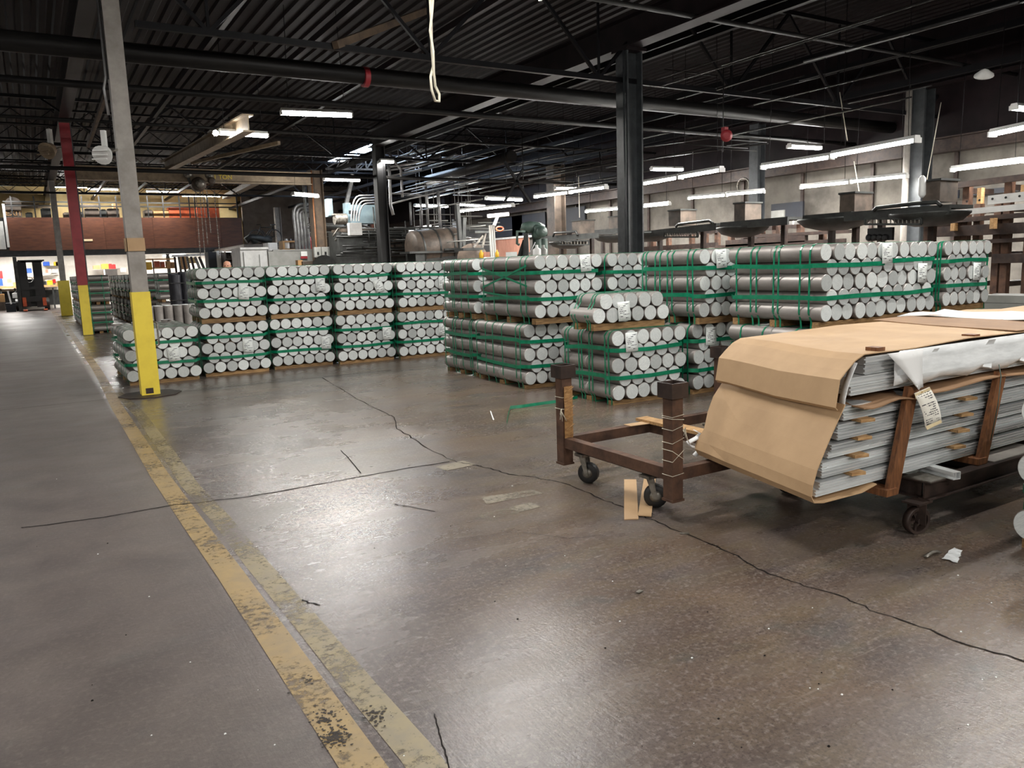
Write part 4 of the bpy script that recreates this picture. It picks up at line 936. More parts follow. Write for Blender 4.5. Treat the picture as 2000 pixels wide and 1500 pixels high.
# ------------------------------------------------------------------ hanging cable, crane, overhead odds and ends
P = [(838, -40), (842, 40), (843, 90), (846, 130), (841, 150), (843, 175), (850, 197), (858, 198), (858, 184), (850, 168), (847, 140), (846, 100), (840, 60), (844, 20), (848, -40)]
b = MB(); b.tube([uy(x, y, 6.2+.04*math.sin(k)) for k, (x, y) in enumerate(P)], .0115, 6); tag(b.build('hanging_cable', M['wire']), 'pale looped cable hanging down from the roof at the top', 'cable')
CB = thing('crane_beam', 'long buff steel crane beam left of the brown column, with a yellow capacity marking', 'crane beam', (5, 27.8, 4.5))
zc = uy(430, 345, 27.8).z-4.5
b = MB(); b.ibeam((1.25-5, 0, zc), (8.75-5, 0, zc), .26, .42, .03); b.build('beam', M['buff'], CB)
q = uy(418, 349, 27.6); text('marking', '1 TON', .20, M['yelcol'], CB, (q.x-5, -.145, q.z-4.5))
HO = thing('chain_hoist', 'round chain hoist with trolley wheels hanging under the crane beam', 'hoist', (*uy(388, 358, 27.8).xy, 4.2)); hz = HO.location
def hrel(px, py, Y=27.6): return uy(px, py, Y)-Vector(hz)
b = MB(); c_ = hrel(388, 360); b.lathe([(.1, -.2), (.2, -.19), (.23, -.05), (.23, .2), (.14, .24)], c_, (0, 1, 0), 18); b.build('hoist_body', M['machbrown'], HO)
b = MB(); b.lathe([(.02, -.26), (.12, -.25), (.15, -.2)], c_, (0, 1, 0), 16); b.build('brake_cover', M['zinc'], HO)
for px, py in ((366, 340), (408, 342)):
    b = MB(); b.lathe([(.05, -.06), (.13, -.05), (.13, .02), (.06, .04)], hrel(px, py), (0, 1, 0), 14); b.build('trolley_wheel', M['zinc'], HO)
    b = MB(); b.bar(hrel(px, py, 27.55), hrel(px+6, py+20, 27.6), .08, .03, (0, 1, 0)); b.build('side_plate', M['mach'], HO)
b = MB(); b.lathe([(.06, -.05), (.12, -.04), (.12, .03), (.05, .04)], hrel(413, 353, 27.5), (0, 1, 0), 14); b.build('hand_wheel', M['machbrown'], HO)
for k, (x0, x1, y1) in enumerate(((382, 392, 505), (390, 400, 495), (396, 406, 478), (404, 412, 455), (418, 430, 505))):
    b = MB(); p0, p1 = hrel(x0, 372), hrel(x1, y1); n = 34
    for i in range(n):
        a, c = p0.lerp(p1, i/n), p0.lerp(p1, (i+.8)/n); b.bar(a, c, .035 if i % 2 else .014, .014 if i % 2 else .035, (0, 1, 0))
    b.build('chain', M['zinc'], HO)
RB = ux(485, 240, 4.0)
one('runway_beam', M['buff'], lambda b: b.ibeam((4.0, RB.y, RB.z), (4.0, 27.5, uy(335, 326, 27.5).z), .22, .34, .03), 'brown runway beam with a cut end sloping down to the crane beam', 'beam')
one('tie_rod', M['buff'], lambda b: b.bar(uy(375, 318, 26.5), uy(545, 279, 20.5), .07, .09), 'long thin pale brown strut above the crane beam', 'strut')
one('brace_beam', M['buff'], lambda b: b.bar(uy(505, 352, 31), uy(440, 385, 43), .3, .2), 'pale chipped brace running back under the crane beam', 'beam')
one('ceiling_cross_brace', M['joist'], lambda b: [b.bar(uy(1035, 395, 15.5), uy(985, 315, 15.5), .05, .05), b.bar(uy(985, 395, 15.5), uy(1022, 330, 15.5), .05, .05)], 'pair of crossed dark braces hanging left of the dark steel column', 'brace')
q = uy(1419, 265, 9.6); one('alarm_bell', M['redcol'], lambda b: (b.lathe([(.02, -.07), (.09, -.05), (.10, .0), (.05, .03)], q, (-.5, -.8, -.2), 14), b.box(q.x-.04, q.x+.04, q.y, q.y+.08, q.z, q.z+.14)), 'small dull red bell high under the dark roof right of the steel column', 'bell')
q = ux(1922, 146, 11.5); one('dome_lamp', M['white'], lambda b: b.lathe([(.01, .08), (.05, .06), (.12, 0), (.125, -.02)], q, (-.4, -.3, .8), 16), 'unlit white dome lamp high in the dark at the right', 'lamp')
q = uy(718, 147, 11.85); one('pipe_collar', M['redcol'], lambda b: b.cyl(q+Vector((-.03, .13, 0)), q+Vector((.05, .13, 0)), .15, 16), 'red collar on the big overhead pipe', 'pipe collar')
q = uy(421, 259, 17.0); one('bare_bulb', M['glow'], lambda b: b.lathe([(.01, .05), (.05, .02), (.06, -.02), (.03, -.06)], q, (0, 0, 1), 10), 'small round bulb beside the runway beam', 'bulb')
for x0, y0, x1, y1, dp, lab in ((1640, 180, 1655, 275, 9.5, 'thin cord slanting down left of the wall column light pair'), (1668, 315, 1685, 415, 9.5, 'pale cord below the long tube lights, down to a fan table'), (1838, 200, 1807, 370, 8.5, 'long cord slanting down to the motor box at the right'), (1130, 345, 1132, 425, 17, 'pull cord with hooks left of the dark steel column')):
    b = MB(); b.tube([uy(x0, y0, dp), uy(x1, y1, dp)], .008, 5); tag(b.build('drop_cord', M['wire']), lab, 'cord')
# small straight conduits under the dark roof at the right (run lengthwise)
for k, (x0, y0, x1, y1, X) in enumerate(((985, 327, 1210, 287, 14), (1010, 345, 1210, 308, 15), (960, 352, 1210, 317, 15.5), (1255, 270, 1400, 238, 13.5), (1260, 287, 1440, 262, 15), (1270, 310, 1500, 280, 16), (1400, 175, 1620, 105, 11), (1420, 285, 1545, 268, 16.4), (1570, 120, 1990, 5, 10))):
    b = MB(); b.tube([ux(x0, y0, X), ux(x1, y1, X)], .022, 6); tag(b.build('roof_conduit', M['pipe']), f"thin lengthwise conduit in the dark roof, {['first','second','third','fourth','fifth','sixth','seventh','eighth','ninth'][k]} of nine counted from the left", 'conduit', 'lengthwise roof conduits')
# duct
b = MB(); b.tube([uy(835, 352, 27), uy(900, 335, 24.3), uy(1000, 305, 20.5)], .17, 12); tag(b.build('round_duct', M['pipe']), 'grey round duct rising to the right below the roof, behind the black column', 'duct')
# light truss and pipes lit under the roof opening
LT = thing('light_truss', 'pale open truss lit by the roof opening beside the black column', 'truss', (11, 30, 5)); b = MB()
t0, t1, u0, u1 = uy(636, 330, 30), uy(735, 331, 30), uy(655, 312, 30), uy(735, 310, 30)
o_ = Vector((11, 30, 5)); b.bar(t0-o_, t1-o_, .06, .07); b.bar(u0-o_, u1-o_, .06, .07)
b.build('chord', M['pipeclean'], LT)
for k in range(5):
    b = MB(); a, c = t0.lerp(t1, k/5), u0.lerp(u1, min(1, k/5+.12)); b.bar(a-o_, c-o_, .045, .045); b.bar(c-o_, t0.lerp(t1, (k+1)/5)-o_, .045, .045); b.build('web', M['pipeclean'], LT)
for k, (pts, Y, r) in enumerate((([(762, 325), (800, 320), (860, 305)], 26, .05), ([(755, 333), (810, 325), (875, 308), (890, 300)], 27, .04), ([(755, 345), (850, 325), (905, 310)], 28, .035), ([(760, 300), (775, 322), (783, 330), (785, 370), (786, 385)], 25, .045), ([(757, 310), (761, 340), (763, 400), (768, 420)], 24, .05), ([(765, 398), (800, 388), (870, 372)], 25, .035), ([(760, 378), (810, 378), (830, 383)], 25, .03), ([(855, 372), (857, 400), (860, 446)], 25, .06), ([(831, 362), (834, 390), (836, 446)], 26, .05), ([(820, 385), (823, 410), (824, 446)], 26, .04), ([(801, 395), (803, 440)], 26, .04))):
    b = MB(); ytube(b, pts, Y, r); tag(b.build('conduit_run', M['pipeclean']), ['bright conduit sloping up right of the black column, uppermost', 'bright conduit sloping up to the right with a kink, second down', 'bright conduit sloping up to the right, third down', 'bright conduit bending down with a rounded elbow right of the black column', 'thick vertical conduit just right of the black column', 'low conduit sloping up over the boiler drum', 'short conduit with a bent end right of the black column', 'thickest pale vertical pipe in front of the bright opening', 'vertical pipe left of the thickest pale pipe', 'vertical pipe third to the left of the thickest pale pipe', 'vertical pipe farthest left over the bright opening'][k], 'conduit')
for k in range(4):
    y = 357+k*7
    b = MB(); q0 = uy(640, 357, 24.5)
    ytube(b, arcpts((686+k*5, 432), (702+k*5, 382+k*5), (687+k*5, 383+k*5)) + [(745, 381+k*5)], 25.6, .026); tag(b.build('bent_conduit', M['pipeclean']), f"conduit bending over onto the blue grey panels, {['outermost', 'second', 'third', 'innermost'][k]} of four", 'conduit', 'conduits over the blue grey panels')
for k in range(5):
    b = MB(); x = 574+k*6.2; ytube(b, [(x+7, 505), (x+3, 450), (x, 425)]+arcpts((x, 418-0*k), (x+14, 399+k*6), (x, 400+k*6))[1:]+[(618, 400+k*6)], 29.5, .055); tag(b.build('bent_conduit', M['pipeclean']), f"pale bent conduit rising left of the brown column, {['first', 'second', 'third', 'fourth', 'fifth'][k]} from the left", 'conduit', 'bent conduits left of the brown column')
# ------------------------------------------------------------------ press and panels behind the left stacks
PR = thing('press_machine', 'dark oily press with blue grey panels between the brown and black columns', 'machine', (0, 0, 0))
def part(nm, m, fn, par): b = MB(); fn(b); return b.build(nm, m, par)
part('press_body', M['mach'], lambda b: ybox(b, 664, 452, 742, 540, 26.3, 1.1), PR)
part('press_base', M['machbrown'], lambda b: ybox(b, 668, 446, 742, 453, 26.2, 1.1), PR)
part('lower_block', M['mach'], lambda b: (ybox(b, 745, 470, 800, 520, 26.2, 1.4), ybox(b, 680, 478, 740, 487, 26.6, .3)), PR)
part('hydraulic_pipe', M['zinc'], lambda b: (ytube(b, [(655, 470), (665, 455), (690, 450), (700, 440)], 26.6, .04), ytube(b, [(650, 462), (660, 447), (680, 442), (690, 438)], 26.6, .03), ytube(b, [(706, 440), (725, 446), (740, 448)], 26.6, .03)), PR)
part('yellow_part', M['orange'], lambda b: ybox(b, 728, 437, 733, 449, 26.6, .2), PR)
q = uy(765, 495, 25.9)
part('guard_cover', M['machbrown'], lambda b: (ybox(b, 772, 465, 800, 500, 25.8, .5), b.bar(uy(740, 474, 25.8), uy(772, 472, 25.8), .3, .05)), PR)
PN = thing('electrical_cabinet', 'blue grey electrical cabinet above the press, left of the black column', 'cabinet', (0, 0, 0))
part('cabinet', M['bluegrey'], lambda b: ybox(b, 685, 400, 735, 437, 26.2, .35), PN); part('door', M['bluegrey'], lambda b: ybox(b, 694, 403, 729, 436, 26.14, .06), PN)
part('side_box', M['bluegrey'], lambda b: ybox(b, 676, 396, 686, 440, 26.3, .3), PN); part('slot', M['black'], lambda b: (ybox(b, 682, 411, 699, 418, 26.08, .05)), PN)
one('control_box', M['white'], lambda b: (ybox(b, 683, 435, 707, 459, 25.2, .2), ybox(b, 685, 437, 705, 457, 25.17, .03)), 'pale square control box in front of the blue grey cabinet', 'box')
one('tall_box', M['bluegrey'], lambda b: (ybox(b, 640, 388, 650, 423, 26.6, .3), ybox(b, 641, 390, 649, 421, 26.55, .05)), 'narrow blue grey box touching the brown column', 'box')
one('motor_unit', M['zinc'], lambda b: (b.cyl(uy(653, 428, 26.4), uy(676, 428, 26.4), .19, 14), ybox(b, 652, 417, 677, 420, 26.3, .3)), 'shiny round motor between the brown column and the blue grey cabinet', 'motor')
for k, x in enumerate((676, 735)):
    one('support_post', M['pipeclean'], lambda b: (b.bar(uy(x+10, 355, 27.2), uy(x, 400, 27.2), .12, .12), b.bar(uy(x+10, 355, 27.2), uy(x+12, 340, 27.2), .1, .1)), ['pale post rising left above the blue grey cabinet', 'pale post rising right above the blue grey cabinet'][k], 'post')
# grey panel and white cabin left of the brown column
one('sheet_screen', M['greysteel'], lambda b: (ybox(b, 525, 490, 618, 525, 29.2, .1), ybox(b, 533, 487, 617, 490, 29.18, .1)), 'long plain grey panel left of the brown column', 'panel')
NT = thing('notice', 'small white notice with a dark strip on the plain grey panel', 'notice', (0, 0, 0))
for nm_, m_, a_ in (('sheet', 'paper', (588, 491, 600, 500, 29.1, .02)), ('strip', 'redcol', (587.5, 500.3, 600.5, 505, 29.1, .04))):
    b = MB(); ybox(b, *a_); b.build(nm_, M[m_], NT)
one('white_cabin', M['white'], lambda b: (ybox(b, 470, 486, 522, 521, 30.5, 1.5), ybox(b, 469, 483, 524, 487, 30.4, 1.7), ybox(b, 477, 492, 481, 521, 30.42, .08), ybox(b, 508, 497, 512, 521, 30.42, .08)), 'bright white cabin left of the plain grey panel', 'cabin')
one('white_cabinet', M['white'], lambda b: (ybox(b, 524, 474, 542, 490, 32, .8), ybox(b, 526, 476, 540, 489, 31.95, .05)), 'small white cabinet above the plain grey panel', 'cabinet')
one('supply_shelf', M['tan'], lambda b: (ybox(b, 552, 470, 612, 473, 32, .6), ybox(b, 552, 486, 612, 490, 32, .6), ybox(b, 553, 473, 556, 487, 32, .6), ybox(b, 608, 473, 611, 487, 32, .6), ybox(b, 556, 473, 608, 487, 32.5, .05)), 'tan open shelf behind the bent conduits', 'shelf')
for k, (x, m_, l) in enumerate(((560, 'white', 'white jug on the tan open shelf'), (568, 'machbrown', 'brown drum on the tan open shelf'), (583, 'white', 'white canister on the tan open shelf beside the red jug'))):
    one('canister', M[m_], lambda b: b.lathe([(.16, 0), (.17, .02), (.17, .28), (.05, .34), (.05, .4)], uy(x, 486, 32.2), (0, 0, 1), 12), l, 'canister')
for k, x in enumerate((591, 606)):
    one('red_jug', M['red'], lambda b: b.lathe([(.18, 0), (.19, .02), (.17, .4), (.06, .5), (.06, .56)], uy(x, 503-k*12, 30.8), (0, 0, 1), 12), ['red jug between the last bent conduits', 'red jug behind the left edge of the brown column'][k], 'jug')
one('carton', M['tan'], lambda b: ybox(b, 582, 508, 591, 518, 28.6, .3), 'small tan carton at the foot of the plain grey panel', 'carton')
one('flat_tray', M['machbrown'], lambda b: (ybox(b, 592, 510, 626, 518, 28.4, .5), ), 'flat buff tray beside the small tan carton', 'tray')
one('reel', M['mach'], lambda b: b.cyl(uy(634, 522, 25.9), uy(634, 522, 25.5), .4, 20), 'dark round reel standing at the foot of the brown column', 'reel')
# ------------------------------------------------------------------ boiler drum, arm machine, braces
BD = thing('boiler_drum', 'large brown grey horizontal drum in front of the bright opening', 'drum', (0, 0, 0))
pa, pb = uy(806, 487, 24.8), uy(888, 478, 24.8); rr_ = .62
b = MB(); b.lathe([(.3, -.12), (.52, -.06), (rr_, 0), (rr_, (pb-pa).length), (.5, (pb-pa).length+.08)], pa, pb-pa, 24); b.build('shell', M['machbrown'], BD)
for k in (.12, .48, .82):
    b = MB(); q = pa.lerp(pb, k); d_ = (pb-pa).normalized(); b.cyl(q-d_*.03, q+d_*.03, rr_+.02, 24); b.build('hoop', M['mach'], BD)
part('cradle', M['mach'], lambda b: (ybox(b, 800, 490, 905, 494, 24.1, .8), ybox(b, 812, 494, 830, 520, 24.2, .8), ybox(b, 832, 495, 938, 530, 24.3, .9)), BD)
b = MB(); ytube(b, [(868, 488), (905, 486), (908, 470), (906, 440)], 24.0, .05); b.build('steam_pipe', M['mach'], BD)
one('arched_housing', M['machbrown'], lambda b: b.cyl(uy(923, 506, 22.5), uy(923, 505, 23.3), .5, 24), 'dark arched housing to the right of the big drum', 'housing')
for k, (x0, y0, x1, y1) in enumerate(((893, 400, 900, 488), (906, 425, 904, 486))):
    one('dark_post', M['mach'], lambda b: b.bar(uy(x0, y0, 23.6), uy(x1, y1, 23.6), .12, .14), ['leaning dark post right of the big drum', 'thin black post right of the leaning dark post'][k], 'post')
one('band_wheel', M['pipeclean'], lambda b: b.tube([uy(914, 487, 26.2)+Vector((.42*math.cos(a*.3142), 0, .42*math.sin(a*.3142))) for a in range(20)], .04, 6, closed=True), 'pale round wheel rim right of the big drum', 'wheel')
WL = thing('workbench', 'dark bench frame with a steep strut right of the big drum', 'bench', (0, 0, 0))
part('bench_top', M['mach'], lambda b: (ybox(b, 905, 484, 945, 489, 21.4, .6), ybox(b, 928, 451, 955, 455, 21.4, .4)), WL)
part('strut', M['zinc'], lambda b: (b.bar(uy(925, 484, 21.5), uy(943, 460, 21.5), .06, .06), b.bar(uy(942, 484, 21.5), uy(948, 456, 21.5), .06, .06)), WL)
part('frame_top', M['white'], lambda b: (b.bar(uy(953, 422, 22.5), uy(993, 418, 22.5), .1, .12), b.bar(uy(965, 440, 22.5), uy(972, 422, 22.5), .08, .08)), WL)
for k in range(3): part('upright', M['greysteel'], lambda b: b.bar(uy(956+k*4, 440, 22.6), uy(960+k*4, 505, 22.6), .05, .05), WL)
one('salmon_board', M['pink'], lambda b: (xbox(b, 958, 466, 1032, 520, 15.0, .06), ), 'salmon coloured upright board left of the green machine', 'board')
one('board_cap', M['white'], lambda b: xbox(b, 957, 463, 1033, 466.5, 14.97, .14), 'pale cap rail along the top of the salmon board', 'rail')
one('orange_hose', M['orange'], lambda b: b.tube([uy(976+7*math.cos(a*.6), 447+4*math.sin(a*.6), 22+.02*a) for a in range(22)], .025, 6), 'coiled orange hose hanging left of the dark navy openings', 'hose')
one('yellow_bottle', M['yellow'], lambda b: b.lathe([(.06, 0), (.065, .15), (.03, .2), (.03, .24)], uy(940, 505, 20), (0, 0, 1), 10), 'yellow bottle left of the pale uprights', 'bottle')
one('yellow_bottle', M['yellow'], lambda b: b.lathe([(.05, 0), (.055, .14), (.02, .18), (.02, .22)], uy(971, 503, 20), (0, 0, 1), 10), 'yellow bottle right of the pale uprights', 'bottle')
one('pink_carton', M['pink'], lambda b: ybox(b, 946, 492, 957, 504, 20, .3), 'pinkish carton beside the yellow bottle and pale uprights', 'carton')
for k, (x0, y0, x1, y1) in enumerate(((960, 424, 1020, 462), (1000, 418, 1065, 465), (1098, 405, 1142, 455))):
    one('navy_opening', M['navy'], lambda b: xbox(b, x0, y0, x1, y1, 18.14, .05), ['dark navy opening in the right wall above the salmon board', 'dark navy opening in the right wall behind the green machine', 'dark navy opening in the right wall right of the purple grey column'][k], 'opening')
GM = thing('arm_machine', 'green machine with a rounded overhead arm and dark leg', 'machine', (0, 0, 0)); Yg = 14.2
part('arm', M['machgreen'], lambda b: b.tube([uy(x, y, Yg) for x, y in ((1024, 452), (1027, 446), (1035, 444), (1050, 445), (1060, 447))], [.10, .13, .13, .12, .10], 12), GM)
part('head', M['machgreen'], lambda b: b.lathe([(.06, 0), (.12, .04), (.12, .26), (.07, .30)], uy(1049, 467, Yg-.1), (.1, 0, 1), 12), GM)
part('round_cover', M['machgreen'], lambda b: b.lathe([(.03, -.1), (.12, -.08), (.12, .08)], uy(1056, 453, Yg-.2), (0, 1, 0), 14), GM)
part('leg', M['mach'], lambda b: b.hexa([uy(1020, 505, Yg), uy(1032, 506, Yg-.2), uy(1034, 506, Yg+.3), uy(1022, 505, Yg+.4), uy(1023, 455, Yg), uy(1031, 455, Yg-.1), uy(1032, 455, Yg+.2), uy(1024, 455, Yg+.2)]), GM)
part('leg', M['mach'], lambda b: b.hexa([uy(1008, 507, Yg), uy(1018, 507, Yg), uy(1019, 507, Yg+.2), uy(1009, 507, Yg+.2), uy(1021, 468, Yg), uy(1024, 468, Yg), uy(1025, 468, Yg+.2), uy(1022, 468, Yg+.2)]), GM)
part('crank', M['machgreen'], lambda b: b.tube([uy(1025, 452, Yg-.15), uy(1010, 452, Yg-.15), uy(1010, 476, Yg-.15), uy(1014, 478, Yg-.15)], .03, 6), GM)
part('column_pipe', M['machgreen'], lambda b: (b.cyl(uy(1050, 510, Yg), uy(1049, 466, Yg), .10, 10), b.cyl(uy(1062, 512, Yg), uy(1060, 466, Yg), .10, 10)), GM)
part('lever', M['pipeclean'], lambda b: b.tube([uy(1030, 503, Yg-.3), uy(1045, 473, Yg-.3)], .015, 5), GM)
one('white_carton', M['paper'], lambda b: ybox(b, 998, 492, 1010, 503, 13.6, .2), 'white block left of the green machine leg', 'carton')
for k, (x, m_, l) in enumerate(((1049, 'white', 'white bottle at the foot of the green machine'), (1061, 'greysteel', 'grey bottle right of the white bottle at the green machine'))):
    one('bottle', M[m_], lambda b: b.lathe([(.08, 0), (.085, .02), (.085, .16), (.03, .2), (.03, .25)], uy(x, 503, 13.4), (0, 0, 1), 12), l, 'bottle')
# ------------------------------------------------------------------ fan tables and racks at the right
def fan_table(label, x0, y0, x1, y1, X, boxpx, cone=None, grille=None, guard=None):
    r = thing('fan_table', label, 'fan table', (0, 0, 0), 0, 'long cooling fan tables')
    a, c = ux(x0, y0, X), ux(x1, y1, X)
    part('table_beam', M['mach'], lambda b: (b.bar(a, c, .6, .05), b.bar(a-Vector((.28, 0, .06)), c-Vector((.28, 0, .06)), .05, .11)), r)
    n = max(2, int((a-c).length/1.6))
    for k in range(n):
        p = a.lerp(c, (k+.3)/n); part('leg', M['rustdark'], lambda b: b.bar((p.x+.3, p.y, 0), (p.x+.3, p.y, p.z-.02), .09, .09), r)
    if boxpx:
        bx0, by0, bx1, by1 = boxpx
        b = MB(); nn, ff, z0, z1 = xbox(b, bx0, by0, bx1, by1, X-.1, .45); b.build('motor_box', M['machbrown'], r)
        part('box_lid', M['mach'], lambda b: b.box(X-.12, X+.37, nn-.02, ff+.02, z1, z1+.03), r)
    if guard:
        part('tube_guard', M['mach'], lambda b: b.tube([ux(x, y, X-.35) for x, y in guard], .03, 6), r)
    if cone:
        cx, cy, rad = cone; q = ux(cx, cy, X)
        part('fan_cowl', M['mach'], lambda b: b.lathe([(rad*.35, -.17), (rad*.8, -.10), (rad, 0), (rad, .03)], q, (0, 0, 1), 22), r)
    if grille:
        gx0, gy0, gx1, gy1 = grille; p0, p1 = ux(gx0, gy0, X-.45), ux(gx1, gy0, X-.45); q0, q1 = ux(gx0, gy1, X-.45), ux(gx1, gy1, X-.45)
        part('grille_frame', M['mach'], lambda b: (b.bar(p0, p1, .03, .03), b.bar(q0, q1, .03, .03), b.bar(p0, q0, .03, .03, (0, 1, 0)), b.bar(p1, q1, .03, .03, (0, 1, 0))), r)
        for k in range(14):
            t = (k+.5)/14; part('grille_bar', M['zinc'], lambda b: b.bar(p0.lerp(p1, t), q0.lerp(q1, t), .014, .014, (0, 1, 0)), r)
    return r
fan_table('fan table right of the green machine, with a brown grey motor box and wire guard', 1062, 464, 1185, 456, 12.9, (1117, 432, 1135, 458), (1110, 474, .55), (1068, 470, 1150, 478), [(1080, 462), (1083, 455), (1125, 452), (1128, 460)])
fan_table('fan table just left of the dark steel column, motor box close to the column', 1150, 453, 1230, 447, 14.2, (1189, 424, 1208, 449), (1200, 462, .6))
fan_table('fan table just right of the dark steel column, with a slatted guard', 1246, 457, 1420, 438, 12.0, (1306, 412, 1329, 441), (1270, 457, .5), (1297, 454, 1363, 463), [(1320, 443), (1325, 438), (1385, 431), (1393, 437)])
fan_table('middle fan table with a tall brown grey motor box in front of the blank wall', 1428, 437, 1560, 426, 11.9, (1434, 398, 1455, 435), (1450, 446, .5))
fan_table('fan table under the pale cord left of the wall column', 1590, 424, 1685, 416, 11.7, (1640, 379, 1669, 417), (1630, 430, .6))
fan_table('near fan table with the big square motor box at the right', 1672, 418, 1878, 403, 11.4, (1802, 354, 1836, 395), (1815, 419, .55), (1690, 427, 1800, 438), [(1706, 412), (1712, 406), (1790, 397), (1830, 395), (1838, 402)])
one('motor_switch', M['white'], lambda b: b.lathe([(.02, 0), (.05, .04), (.05, .28), (.02, .32)], ux(1801, 386, 11.2), (.1, .1, 1), 10), 'white bottle shaped float hanging on the big square motor box', 'float')
def rack(label, X, xs, y_at, beams, posts, deep=.7):
    r = thing('bar_rack', label, 'rack', (0, 0, 0), 0, 'brown steel bar racks')
    for (x0, y0, x1, y1, h) in beams:
        a, c = ux(x0, y0, X), ux(x1, y1, X); part('beam', M['rustdark'], lambda b: b.bar(a, c, .10, h), r)
    for x, yt in posts:
        q = ux(x, yt, X); part('upright', M['rust'], lambda b: b.bar((X+.12, q.y, 0), (X+.12, q.y, q.z), .1, .12, (1, 0, 0)), r)
        for zz in (.5, .95, 1.4, q.z-.1):
            part('arm', M['rustdark'], lambda b: b.bar((X+.12, q.y, zz), (X+.12+deep, q.y, zz), .06, .08), r)
    return r
rack('near brown bar rack at the right with three long beams', 12.6, None, None, [(1836, 366, 2060, 339, .09), (1815, 454, 2060, 442, .16), (1940, 505, 2060, 503, .14), (1900, 473, 2060, 465, .06), (1790, 437, 2060, 415, .07)], [(1883, 360), (1965, 352), (1905, 398), (1945, 395), (2010, 346), (1868, 400), (1806, 430)])
rack('brown bar rack in the middle behind the grey billet sides', 12.9, None, None, [(1420, 476, 1575, 465, .14), (1400, 483, 1650, 470, .08), (1420, 440, 1560, 430, .06), (1440, 463, 1660, 452, .06)], [(1421, 440), (1455, 437), (1508, 433), (1556, 430), (1600, 428), (1480, 436)])
rack('far brown bar rack left of the middle one, beside the dark steel column', 14.9, None, None, [(1250, 487, 1400, 478, .12), (1250, 462, 1400, 452, .07)], [(1270, 455), (1300, 452), (1345, 448), (1372, 446), (1395, 445)])
for k, (x0, y0, x1, y1, X, lab) in enumerate(((1875, 415, 2060, 398, 12.3, 'long white perforated channel along the near bar rack'), (1435, 441, 1550, 434, 12.5, 'white channel along the middle bar rack, long piece'), (1414, 443, 1433, 441.5, 12.5, 'white channel along the middle bar rack, short left piece'), (1553, 434, 1566, 433, 12.5, 'white channel along the middle bar rack, short right piece'), (1850, 417, 1870, 415, 12.3, 'white short end piece left of the long perforated channel'), (1640, 423, 1710, 418, 11.9, 'white channel under the fan table beside the pale cord'))):
    C_ = thing('white_channel', lab, 'channel', (0, 0, 0), 0, 'white channels on the racks'); a, c = ux(x0, y0, X), ux(x1, y1, X)
    part('channel', M['white'], lambda b: b.bar(a, c, .06, .085), C_)
    if k == 0:
        part('flange', M['white'], lambda b: b.bar(a+Vector((.02, -.4, .15)), c+Vector((.02, 0, .15)), .03, .13), C_)
        for t in range(7): q = a.lerp(c, (t+.5)/7); part('hole', M['black'], lambda b: b.cyl(q+Vector((-.0, 0, .155)), q+Vector((.004, 0, .155)), .018, 8), C_)
for k, (x, y0, y1, X, lab) in enumerate(((1912, 367, 398, 12.45, 'tan timber upright high in the near bar rack'), (1997, 361, 392, 12.45, 'tan timber upright at the right edge of the near bar rack'), (1860, 436, 451, 12.45, 'yellowish timber block low on the near bar rack, left'), (1937, 426, 447, 12.45, 'tan timber block low on the near bar rack, right'))):
    one('timber_block', M['lath'], lambda b: xbox(b, x-4, y0, x+4, y1, X, .1), lab, 'timber')
one('black_gauge_board', M['black'], lambda b: (xbox(b, 1694, 445, 1742, 470, 11.2, .06), [b.lathe([(.05, 0), (.055, .02), (.03, .05)], ux(1698+k*10.5, 464, 11.2), (-1, 0, 0), 12) for k in range(4)]), 'black board with four round knobs in front of the wall column', 'board')
one('navy_board', M['navy'], lambda b: xbox(b, 1506, 396, 1568, 427, 17.9, .06), 'dark navy board on the blank right wall', 'board')
one('grey_notice_board', M['greysteel'], lambda b: xbox(b, 1506, 411, 1531, 428, 17.85, .05), 'pale grey panel overlapping the dark navy board', 'board')
for k, (x0, y0, x1, y1) in enumerate(((1845, 372, 1872, 388), (1888, 368, 1990, 378))):
    one('dark_recess', M['navy'], lambda b: xbox(b, x0, y0, x1, y1, 18.1, .05), ['short dark recess in the wall behind the near bar rack', 'long dark recess in the wall behind the near bar rack'][k], 'recess')
for k in range(6):
    zz = .30+k*.10; one('steel_bar_pack', M['greysteel' if k > 2 else 'mach'], lambda b: [b.box(10.6+.1*j, 10.69+.1*j, .5, 5.6+.1*((k*3+j) % 3), zz, zz+.095) for j in range(5)], f"layer of long bars right of the last billet stack, {['lowest', 'second lowest', 'third lowest', 'third from top', 'second from top', 'topmost and brightest'][k]}", 'bar pack', 'long bar layers on the floor rack')
FRK = thing('floor_rack', 'low steel floor rack under the long bar layers', 'rack', (10.5, 1, 0))
for yy in (0, 2., 4.): part('foot', M['rustdark'], lambda b: b.box(0, .7, yy, yy+.12, 0, .299), FRK)
